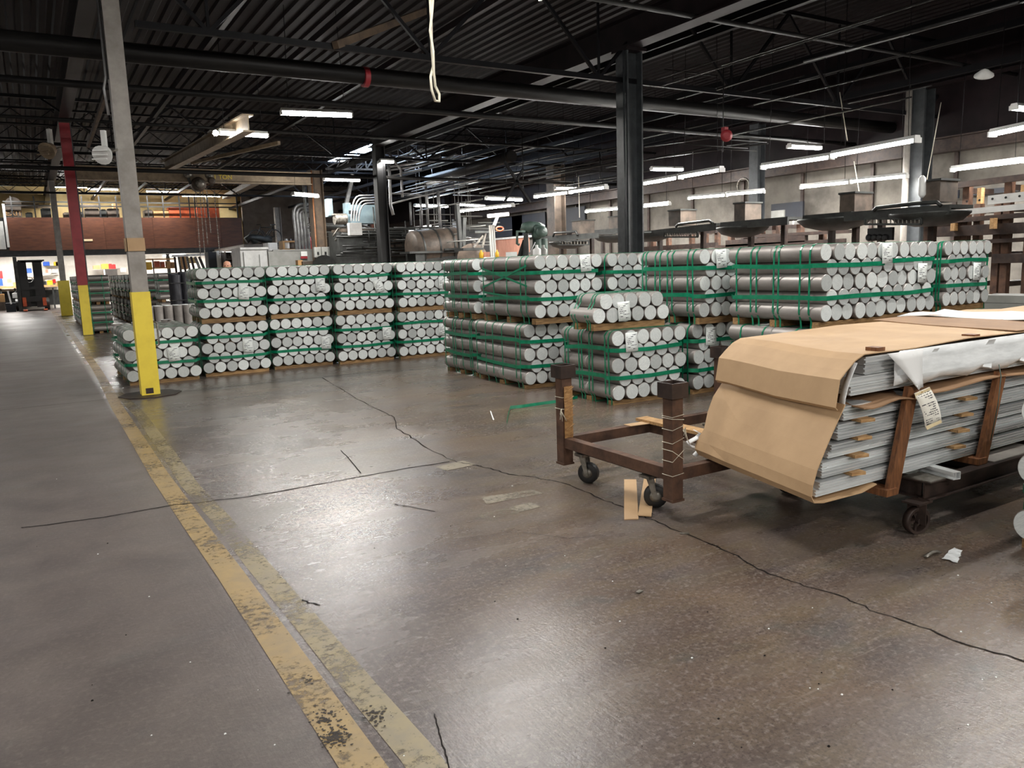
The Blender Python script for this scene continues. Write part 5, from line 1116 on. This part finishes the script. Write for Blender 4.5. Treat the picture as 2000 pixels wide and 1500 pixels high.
# bright window openings in the right wall
for k, (x0, y0, x1, y1) in enumerate(((800, 440, 845, 468), (848, 440, 885, 472))):
    b = MB(); n_, f_, z0, z1 = xbox(b, x0, y0, x1, y1, 18.26, .03); o = b.build(f'window_{k+1}', M['bright']); struct(o)
    b = MB()
    for (ya, yb, za, zb) in ((n_-.1, f_+.1, z1, z1+.1), (n_-.1, f_+.1, z0-.1, z0), (n_-.1, n_, z0, z1), (f_, f_+.1, z0, z1), ((n_+f_)/2-.06, (n_+f_)/2+.06, z0, z1)): b.box(18.2, 18.29, ya, yb, za, zb)
    struct(b.build('window_frame', M['greysteel'], o))
one('wall_clock', M['paper'], lambda b: b.cyl(ux(881, 442, 17.9), ux(881, 442, 18.0), .35, 20), 'white round dial above the bright opening', 'dial')
one('wall_fan', M['zinc'], lambda b: b.tube([ux(1452, 362, 17.6)+Vector((0, .22*math.cos(a*.5236), .2*math.sin(a*.5236))) for a in range(12)], .03, 5, closed=True), 'small round wall fan near the long tube lights', 'fan')
# dense runs of thin pipe and hangers in the dark roof space and around the press
PT = random.Random(11)
def tangle(name, label, m, x0, y0, x1, y1, Ya, Yb, n, slope, r, hf=.25):
    b = MB()
    for k in range(n):
        Y = PT.uniform(Ya, Yb); x = PT.uniform(x0, x1); y = PT.uniform(y0, y1); q = uy(x, y, Y)
        if q.z > 6.1 or q.x > 15.3: continue
        t = PT.random()
        if t < slope: b.tube([q, q+Vector((0, -PT.uniform(1.5, 5), 0))], r*PT.uniform(.6, 1.3), 5)
        elif t < slope+hf: b.tube([q, q+Vector((PT.uniform(.6, 2.5), 0, 0))], r*PT.uniform(.6, 1.3), 5)
        else: b.tube([q, Vector((q.x, q.y, min(6.3, q.z+PT.uniform(.4, 1.6))))], r*.7, 5)
    return tag(b.build(name, M[m]), label, 'pipes', kind='stuff')
tangle('roof_pipes', 'tangle of thin pale pipes and hangers under the roof opening', 'pipeclean', 760, 300, 930, 390, 25, 33, 46, .6, .022)
tangle('roof_pipes', 'tangle of dim pipes and hangers in the dark roof over the fan tables', 'pipe', 900, 320, 1500, 380, 17, 26, 60, .6, .022)
tangle('roof_pipes', 'tangle of dim pipes and hangers high in the dark roof at the right', 'pipe', 1250, 120, 1900, 300, 9.5, 15, 36, .55, .014)
tangle('machine_pipes', 'tangle of dark pipework on and beside the oily press', 'mach', 655, 440, 800, 500, 25.4, 25.9, 46, .0, .03, .8)
tangle('machine_pipes', 'tangle of dull pipework in front of the bright opening and drum', 'greysteel', 800, 410, 960, 480, 25.5, 27.5, 34, .2, .02, .4)
tangle('machine_pipes', 'tangle of grey pipework left of the brown column', 'greysteel', 592, 410, 625, 465, 28.8, 29.3, 26, .0, .02)
# ------------------------------------------------------------------ mezzanine and workshop at the far end
YM = 46.0
MZ = thing('mezzanine', 'storage mezzanine faced with brown boards across the far end', 'mezzanine', (0, 0, 0))
zt_, zb_ = uy(250, 425, YM).z, uy(250, 486, YM).z
edges = [14, 106, 205, 300, 383, 432, 473]
for a, c in zip(edges, edges[1:]):
    l, r = uy(a, 455, YM).x+.004, uy(c, 455, YM).x-.004; part('face_board', M['ply'], lambda b: b.box(l, r, YM, YM+.05, zb_, zt_), MZ)
xl, xr = -9.9, uy(474, 455, YM).x
part('added_backing', M['mach'], lambda b: b.box(-9.9, uy(474, 455, YM).x, YM+.055, YM+.09, zb_, zt_), MZ)  # added behind the face boards to stop light leaking through their seams
part('edge_beam', M['darkcol'], lambda b: b.ibeam((xl, YM+.12, zb_-.14), (xr, YM+.12, zb_-.14), .2, .3, .03), MZ)
part('floor_deck', M['machbrown'], lambda b: b.box(xl, xr, YM+.05, 49.98, zb_-.02, zb_+.06), MZ)
part('return_board', M['ply'], lambda b: b.box(xr-.05, xr, YM+.05, 49.9, zb_, zt_), MZ)
for px in (25, 70, 105, 163, 197, 230, 291, 321, 353, 372, 383, 407, 465):
    q = uy(px, 425, YM); h = uy(px, 383, YM).z; part('rail_post', M['black'], lambda b: b.bar((q.x, YM+.03, zt_), (q.x, YM+.03, h), .06, .06), MZ)
for py in (383, 398, 405):
    a, c = uy(5, py-5, YM), uy(466, py, YM); part('hand_rail', M['black'], lambda b: b.bar((a.x, YM+.03, c.z), (c.x, YM+.03, c.z), .05, .06), MZ)
part('white_label', M['manila'], lambda b: ybox(b, 162, 467, 181, 471, YM-.02, .02), MZ)
for px in (30, 330, 465):
    q = uy(px, 520, YM); part('post', M['mach'], lambda b: b.bar((q.x, YM+.1, 0), (q.x, YM+.1, zb_-.3), .16, .16), MZ)
one('white_hatch', M['white'], lambda b: (ybox(b, -30, 432, 9, 487, YM-.1, .08), ybox(b, 9, 398, 14, 483, YM-.15, .1)), 'white hatch board at the left edge of the mezzanine', 'board')
# things stored on top
def ylab(nm, m, px, lab, cat, Y=47.0, d=.6, grp=None): return one(nm, M[m], lambda b: [ybox(b, *p_, Y, d) for p_ in px], lab, cat, grp)
q = uy(32, 425, 46.6)
XB = thing('exit_board', 'dark brown board with a rounded top and carved lettering, at the left on the mezzanine', 'sign', (0, 0, 0))
part('board', M['machbrown'], lambda b: (ybox(b, 10, 399, 42, 427, 46.4, .4), b.cyl(uy(26, 399, 46.4), uy(26, 399, 46.8), .35, 18)), XB)
q = uy(28, 421, 46.36); text('lettering', 'EXIT', .34, M['tan'], XB, q, 'CENTER')
for px_, l_ in (((42, 397, 76, 399), 'upper short brown shelf on the cream wall above the mezzanine, left'), ((42, 404, 100, 406), 'lower longer brown shelf on the cream wall above the mezzanine, left'), ((150, 400, 197, 405), 'thick brown shelf on the cream wall right of the red column')): ylab('wall_shelf', 'machbrown', [px_], l_, 'shelf', 48.5, .4)
stuff = [('machbrown', (166, 408, 194, 425), 'dark crate right of the red column on the mezzanine'), ('mach', (196, 410, 208, 425), 'black case next to the dark crate on the mezzanine'), ('machbrown', (210, 408, 233, 425), 'brown crate left of the pale grey column on the mezzanine'), ('mach', (80, 408, 100, 426), 'dark leaning frame behind the grey column on the mezzanine'), ('machbrown', (124, 416, 136, 427), 'dark heap left of the red column on the mezzanine'), ('machbrown', (282, 411, 298, 425), 'dark box right of the pale grey column on the mezzanine'), ('tan', (300, 412, 330, 425), 'tan box on the mezzanine right of the dark box'), ('orange', (330, 405, 380, 425), 'wide orange brown box on the mezzanine, left half behind the chains'), ('orange', (385, 405, 428, 425), 'wide orange brown box on the mezzanine, right half behind the chains'), ('tan', (221, 397, 230, 408), 'small pot shaped box on the brown crate'), ('mach', (155, 415, 163, 427), 'small black case touching the red column on the mezzanine'), ('mach', (50, 416, 64, 427), 'dark machine part left of the leaning frame on the mezzanine')]
for m_, px, lab in stuff: one('crate', M[m_], lambda b: (ybox(b, *px, 46.5, .7), ybox(b, px[0]+2, px[1]-1.2, px[2]-2, px[1], 46.6, .5)), lab, 'crate')
one('split_wall_sheet', M['cream'], lambda b: ybox(b, 428, 375, 463, 425, 48.9, .1), 'stained pale wall sheet at the right end of the mezzanine', 'wall sheet')
# workshop below
one('workshop_wall', M['whitewall'], lambda b: b.box(-9.9, 10.5, 49.8, 49.95, 0, zb_-.1), 'bright white wall of the workshop under the mezzanine', 'wall')
one('tool_shelf', M['whitewall'], lambda b: (ybox(b, 100, 533, 118, 535, 49, .6), ybox(b, 84, 519, 120, 521, 49, .6), ybox(b, 88, 546, 122, 548, 49, .6)), 'pale shelves on the workshop wall right of the forklift', 'shelf')
bench = thing('work_bench', 'long cluttered bench along the workshop wall behind the forklift', 'bench', (0, 0, 0))
part('bench_top', M['tan'], lambda b: ybox(b, -20, 558, 118, 562, 48.6, 1.), bench)
for px in (2, 30, 104): part('bench_leg', M['mach'], lambda b: ybox(b, px, 562, px+3, 603, 48.7, .12), bench)
part('bench_back', M['mach'], lambda b: ybox(b, -20, 568, 118, 598, 49.2, .1), bench)
bits = [('blue', (84, 512, 97, 519), 'blue bin on the upper pale shelf'), ('yellow', (105, 512, 113, 519), 'yellow tub on the upper pale shelf'), ('white', (95, 526, 100, 533), 'white bottle on the middle pale shelf, left'), ('white', (102, 526, 107, 533), 'white bottle on the middle pale shelf, centre'), ('white', (108, 527, 113, 533), 'white bottle on the middle pale shelf, right'), ('yellow', (92, 548, 103, 558), 'yellow box on the workshop bench right of the forklift'), ('red', (103, 546, 109, 553), 'red box behind the grey column in the workshop'), ('blue', (-4, 544, 5, 558), 'blue drum on the bench at the left edge of the workshop'), ('white', (12, 553, 24, 559), 'white box on the workshop bench left of the forklift'), ('pink', (14, 545, 22, 553), 'pinkish rag pile on the workshop bench'), ('tan', (26, 552, 36, 559), 'tan box on the workshop bench against the forklift mast'), ('tan', (-3, 575, 9, 590), 'tan carton at the left edge of the workshop, above the brown carton'), ('machbrown', (-3, 590, 10, 607), 'brown carton on the workshop floor at the left edge, lower'), ('white', (24, 573, 36, 582), 'white bag under the workshop bench'), ('yellow', (198, 516, 212, 525), 'yellow carton right of the red column in the workshop'), ('red', (212, 516, 219, 525), 'red carton beside the yellow carton in the workshop'), ('red', (219, 517, 226, 525), 'second red carton next to the pale grey column'), ('blue', (50, 525, 62, 533), 'blue carton seen through the forklift mast'), ('white', (48, 534, 70, 541), 'white carton seen through the forklift mast'), ('red', (-4, 530, 5, 544), 'red carton stacked on the blue drum at the left edge of the workshop'), ('machbrown', (109, 512, 118, 519), 'brown case on the upper pale shelf, right end'), ('pink', (89, 527, 94, 533), 'pinkish tin on the middle pale shelf, left end'), ('mach', (76, 550, 90, 558), 'dark tool case on the bench right of the forklift mast'), ('machbrown', (36, 585, 41, 603), 'brown drum under the bench left of the forklift'), ('tan', (108, 552, 116, 558), 'tan carton on the bench behind the grey column'), ('white', (236, 524, 246, 531), 'white tin beside the pale grey column in the workshop'), ('tan', (182, 519, 196, 526), 'tan carton left of the yellow carton in the workshop')]
for m_, px, lab in bits:
    Yq = 47.6 if px[3] > 565 else 48.7
    one('workshop_box', M[m_], lambda b: (ybox(b, *px, Yq, .35), ybox(b, px[0]+1, px[1]-.8, px[2]-1, px[1], Yq+.05, .25)), lab, 'box')
one('fridge', M['white'], lambda b: (ybox(b, 208, 526, 232, 590, 46.8, .8), ybox(b, 209, 545, 231, 546, 46.75, .05)), 'white tall cabinet left of the pale grey column in the workshop', 'cabinet')
ST = thing('stool', 'black stool on the floor beside the white tall cabinet', 'stool', (0, 0, 0)); Ys = 36
part('seat', M['black'], lambda b: ybox(b, 213, 561, 231, 573, Ys, .5), ST)
for px, yy in ((215, Ys), (229, Ys), (217, Ys+.45), (230, Ys+.45)):
    q = uy(px, 570, yy); part('leg', M['black'], lambda b: b.bar((q.x, yy+.03, 0), (q.x, yy+.03, q.z), .04, .04), ST)
SH = thing('parts_shelving', 'open shelving with orange bins right of the pale grey column', 'shelving', (0, 0, 0)); Yh = 44
part('shelf_board', M['tan'], lambda b: (ybox(b, 282, 522, 345, 524.5, Yh, .6), ybox(b, 282, 505, 345, 507, Yh, .6)), SH)
for px in (300, 343): part('upright', M['machbrown'], lambda b: ybox(b, px, 505, px+2, 560, Yh, .1), SH)
for k, (px, m_) in enumerate((((282, 512, 297, 527), 'yellow'), ((302, 510, 312, 522), 'orange'), ((314, 511, 322, 522), 'orange'), ((325, 510, 333, 522), 'tan'), ((335, 512, 342, 522), 'tan'), ((353, 500, 366, 526), 'tan'), ((368, 503, 382, 514), 'cream'))):
    one('parts_bin', M[m_], lambda b: (ybox(b, *px, Yh-.1, .4), ybox(b, px[0]+2, px[1]+3, px[2]-2, px[3]-4, Yh-.13, .04)), f"{['yellow framed picture box', 'orange bin', 'second orange bin', 'tan bin', 'small tan bin', 'tall tan carton', 'cream carton'][k]} on or beside the open shelving, {['first','second','third','fourth','fifth','sixth','seventh'][k]} from the left", 'bin')
ALs = thing('leaning_bars', 'dark lengths of bar leaning in a frame below the chain hoist', 'bar frame', (0, 0, 0))
for k in range(7): part('bar', M['zinc' if k % 2 else 'rustdark'], lambda b: b.bar(uy(345+k*9+(4 if k > 4 else 0), 535, 40), uy(341+k*8, 502, 40.4), .09, .09), ALs)
part('top_rail', M['pipeclean'], lambda b: b.bar(uy(335, 500, 40), uy(402, 497, 40), .1, .1), ALs)
part('foot', M['mach'], lambda b: ybox(b, 335, 535, 405, 545, 40, .5), ALs)
one('dark_cabinet', M['navy'], lambda b: (ybox(b, 408, 492, 424, 540, 38, .8), ybox(b, 409, 494, 416, 538, 37.95, .05)), 'dark blue cabinet below the chain hoist', 'cabinet')
one('pale_cabinet', M['whitewall'], lambda b: (ybox(b, 424, 490, 437, 540, 38, .8), ybox(b, 425, 492, 436, 538, 37.95, .05)), 'pale cabinet right of the dark blue one', 'cabinet')
one('dark_rack', M['machbrown'], lambda b: (ybox(b, 440, 492, 443, 540, 37, .8), ybox(b, 462, 492, 465, 540, 37, .8), ybox(b, 440, 505, 465, 507, 37, .8), ybox(b, 440, 492, 465, 493.5, 37, .8), ybox(b, 440, 492, 465, 540, 37.8, .05), b.bar(uy(452, 493, 36.9), uy(460, 525, 36.9), .1, .1)), 'dark open rack behind the person', 'rack')
# forklift
FK = thing('forklift', 'dark forklift with orange fork legs parked in front of the workshop bench', 'forklift', (*uz(66, 607).xy, 0)); fx, fy = FK.location.x, FK.location.y
def fr(px, py): v = uy(px, py, fy); return v.x-fx, v.z
def fbox(nm, m, x0, y0, x1, y1, ya, yb):
    b = MB(); l, zb2 = fr(x0, y1); r_, zt2 = fr(x1, y0); b.box(l, r_, ya, yb, max(zb2, .02), zt2); return b.build(nm, m, FK)
for px in (43, 73): fbox('mast_upright', M['black'], px, 510, px+7, 600, -.1, .1)
fbox('mast_cross', M['black'], 40, 508, 82, 513, -.1, .1); fbox('mast_cross', M['black'], 44, 560, 80, 566, -.12, .08)
b = MB(); 
for (x, ya) in ((36, .3), (84, .3), (36, 1.7), (84, 1.7)):
    l, _z = fr(x, 560); b.bar((l, ya, 1.0), (l*.96, ya, 2.45), .07, .07)
b.build('guard_post', M['black'], FK)
b = MB(); l, z_ = fr(35, 509); r2_, _z = fr(85, 509)
for k in range(6): b.bar((l, .3+.28*k, z_), (r2_, .3+.28*k, z_), .05, .05)
b.bar((l, .3, z_), (l, 1.7, z_), .06, .06); b.bar((r2_, .3, z_), (r2_, 1.7, z_), .06, .06); b.build('overhead_guard', M['black'], FK)
fbox('body', M['mach'], 40, 562, 88, 600, .25, 1.9); fbox('carriage', M['black'], 46, 578, 82, 590, -.2, -.1)
for px in (48, 87): 
    b = MB(); l, _z = fr(px-2, 600); 
    b.box(l, l+.16, -.30, -.22, .25, fr(px, 581)[1]); b.box(l, l+.16, -1.2, -.22, .03, .08); b.build('fork', M['orange'], FK)
for sx in (-1, 1):
    for ya in (.25, 1.75):
        b = MB(); b.cyl((sx*.62-.11, ya, .31), (sx*.62+.11, ya, .31), .3, 18); b.build('wheel', M['rubber'], FK)
fbox('seat', M['black'], 55, 545, 72, 562, .9, 1.5)
b = MB(); c_ = Vector((-.05, .55, 1.55)); b.tube([c_+Vector((.18*math.cos(a*.5236), .08*math.sin(a*.5236), .14*math.sin(a*.5236))) for a in range(12)], .018, 6, closed=True); b.build('steering_wheel', M['black'], FK)
one('waste_bin', M['navy'], lambda b: ybox(b, 12, 592, 31, 611, 46.2, .6), 'dark bin on the floor left of the forklift', 'bin')
one('pallet_jack_handle', M['white'], lambda b: b.bar(uy(15, 568, 46.0), uy(22, 594, 45.9), .07, .05), 'pale handle leaning out of the dark bin', 'handle')
# bicycle and motorbike on the low roof by the grey partition
BK = thing('bicycle', 'dark bicycle standing against the grey partition', 'bicycle', (0, 0, 0)); Yb = 40
def bp(px, py): return uy(350+px/5.714, 300+py/5.714, Yb)
for nm, (px, py) in (('front_wheel', (862, 935)), ('rear_wheel', (1060, 930))):
    b = MB(); c_ = bp(px, py); r_ = .36
    b.tube([c_+Vector((r_*math.cos(a*.2618), 0, r_*math.sin(a*.2618))) for a in range(24)], .028, 6, closed=True); o = b.build(nm, M['black'], BK)
    b = MB()
    for a in range(8): b.tube([c_, c_+Vector((r_*math.cos(a*.785), 0, r_*math.sin(a*.785)))], .006, 4)
    b.build('spokes', M['zinc'], o)
b = MB()
for a, c in (((862, 935), (910, 815)), ((905, 825), (1045, 820)), ((915, 845), (990, 930)), ((990, 930), (1045, 820)), ((990, 930), (1060, 930)), ((1060, 930), (1045, 820))): b.tube([bp(*a), bp(*c)], .024, 6)
b.build('bicycle_frame', M['black'], BK)
b = MB(); b.tube([bp(910, 815), bp(905, 790), bp(860, 795)], .02, 6); b.build('handlebar', M['black'], BK)
b = MB(); b.bar(bp(1020, 795), bp(1070, 793), .12, .05); b.tube([bp(1045, 795), bp(1045, 820)], .02, 6); b.build('saddle', M['black'], BK)
one('motorbike_parts', M['mach'], lambda b: (b.lathe([(.02, -.1), (.2, -.08), (.2, .08), (.02, .1)], uy(497, 468, 39.6), (0, 1, 0), 16), b.lathe([(.02, -.1), (.2, -.08), (.2, .08), (.02, .1)], uy(523, 468, 39.6), (0, 1, 0), 16), b.tube([uy(480, 470, 39.6), uy(490, 463, 39.6), uy(505, 465, 39.6), uy(530, 470, 39.6)], .16, 8)), 'dark heap of machine parts under the bicycle', 'machine parts')
LR = thing('low_roof', 'flat low roof on posts carrying the bicycle', 'roof', (0, 0, 0))
part('roof_slab', M['machbrown'], lambda b: b.box(uy(476, 476, 39).x, uy(560, 474, 39).x, 39, 46.3, uy(520, 480, 39).z-.1, uy(520, 476.5, 39).z), LR)
for xx in (uy(480, 476, 39).x, uy(556, 474, 39).x):
    for yy in (39.2, 46): part('post', M['mach'], lambda b: b.bar((xx, yy, 0), (xx, yy, uy(520, 480, 39).z-.11), .12, .12), LR)

# ------------------------------------------------------------------ person behind the left stacks
PE = thing('person', 'person with short dark hair behind the second stack, only the head showing', 'person', (*uz(443, 509.5, 1.82).xy, 0), -.35); PE.scale = (1.045,)*3
def skin_body(name, verts, edges, radii, m, par, sub=2):
    me = bpy.data.meshes.new(name); me.from_pydata(verts, edges, []); o = bpy.data.objects.new(name, me); COL.objects.link(o); o.parent = par; me.materials.append(m)
    sm = o.modifiers.new('skin', 'SKIN'); sm.use_smooth_shade = True; sb = o.modifiers.new('smooth', 'SUBSURF'); sb.levels = sb.render_levels = sub
    if not me.skin_vertices: me.skin_vertices.new()
    for v, r_ in zip(me.skin_vertices[0].data, radii): v.radius = (r_ if isinstance(r_, tuple) else (r_, r_))
    me.skin_vertices[0].data[0].use_root = True
    return o
V = [(0, 0, .96), (0, 0, 1.12), (0, .01, 1.32), (0, .0, 1.44), (0, -.01, 1.50),
     (.10, 0, .90), (.11, -.01, .50), (.11, .01, .09), (.11, -.13, .04), (-.10, 0, .90), (-.11, -.01, .50), (-.11, .01, .09), (-.11, -.13, .04),
     (.18, 0, 1.40), (.24, .02, 1.12), (.23, -.06, .88), (-.18, 0, 1.40), (-.24, .02, 1.12), (-.23, -.06, .88)]
Ee = [(0, 1), (1, 2), (2, 3), (3, 4), (0, 5), (5, 6), (6, 7), (7, 8), (0, 9), (9, 10), (10, 11), (11, 12), (3, 13), (13, 14), (14, 15), (3, 16), (16, 17), (17, 18)]
Rr = [(.15, .11), (.14, .10), (.17, .11), (.12, .09), .06, (.095, .10), .065, .045, .04, (.095, .10), .065, .045, .04, .065, .05, .035, .065, .05, .035]
skin_body('body', V, Ee, Rr, M['shirt'], PE)
b = MB(); b.lathe([(.01, -.125), (.045, -.115), (.068, -.08), (.078, -.03), (.083, .02), (.08, .06), (.062, .10), (.02, .122)], (0, -.015, 1.615), (0, 0, 1), 20)
for v in b.v: v.y = -.015+(v.y+.015)*1.22
b.build('head', M['skin'], PE)
b = MB(); b.tube([(0, -.005, 1.44), (0, -.01, 1.53)], .055, 12); b.build('neck', M['skin'], PE)
b = MB(); b.lathe([(.084, .045), (.084, .07), (.070, .098), (.045, .120), (.01, .130)], (0, .012, 1.613), (0, .18, 1), 20)
for v in b.v: v.y = .004+(v.y)*1.2
b.build('hair', M['hair'], PE)
b = MB(); b.lathe([(.006, .02), (.013, 0), (.016, -.025), (.006, -.032)], (0, -.118, 1.61), (0, -.25, 1), 10); b.build('nose', M['skin'], PE)
for sx in (-1, 1):
    b = MB(); b.lathe([(.002, -.011), (.010, -.006), (.010, .006), (.002, .011)], (sx*.032, -.105, 1.63), (0, 1, 0), 10); b.build('eye', M['hair'], PE)
    b = MB(); b.lathe([(.004, -.012), (.02, -.008), (.022, .004), (.01, .012)], (sx*.084, -.005, 1.615), (sx*1., .3, 0), 10)
    b.build('ear', M['skin'], PE)
b = MB(); b.tube([(-.024, -.102, 1.565), (0, -.109, 1.563), (.024, -.102, 1.565)], .005, 6); b.build('mouth', M['redcol'], PE)
for sx in (-1, 1):
    b = MB(); hx, hy, hz_ = sx*.23, -.065, .86
    b.hexa([(hx-.015, hy-.035, hz_-.09), (hx+.015, hy-.035, hz_-.09), (hx+.015, hy+.035, hz_-.09), (hx-.015, hy+.035, hz_-.09), (hx-.018, hy-.028, hz_), (hx+.018, hy-.028, hz_), (hx+.018, hy+.028, hz_), (hx-.018, hy+.028, hz_)])
    for k, L_ in enumerate((.065, .075, .07, .055)):
        yy = hy-.028+k*.0185; b.tube([(hx, yy, hz_-.085), (hx-sx*.004, yy, hz_-.09-L_*.55), (hx-sx*.016, yy, hz_-.09-L_)], [.0085, .008, .006], 6)
    b.tube([(hx, hy-.03, hz_-.03), (hx-sx*.008, hy-.055, hz_-.07), (hx-sx*.012, hy-.058, hz_-.10)], [.011, .009, .007], 6); b.build('hand', M['skin'], PE)
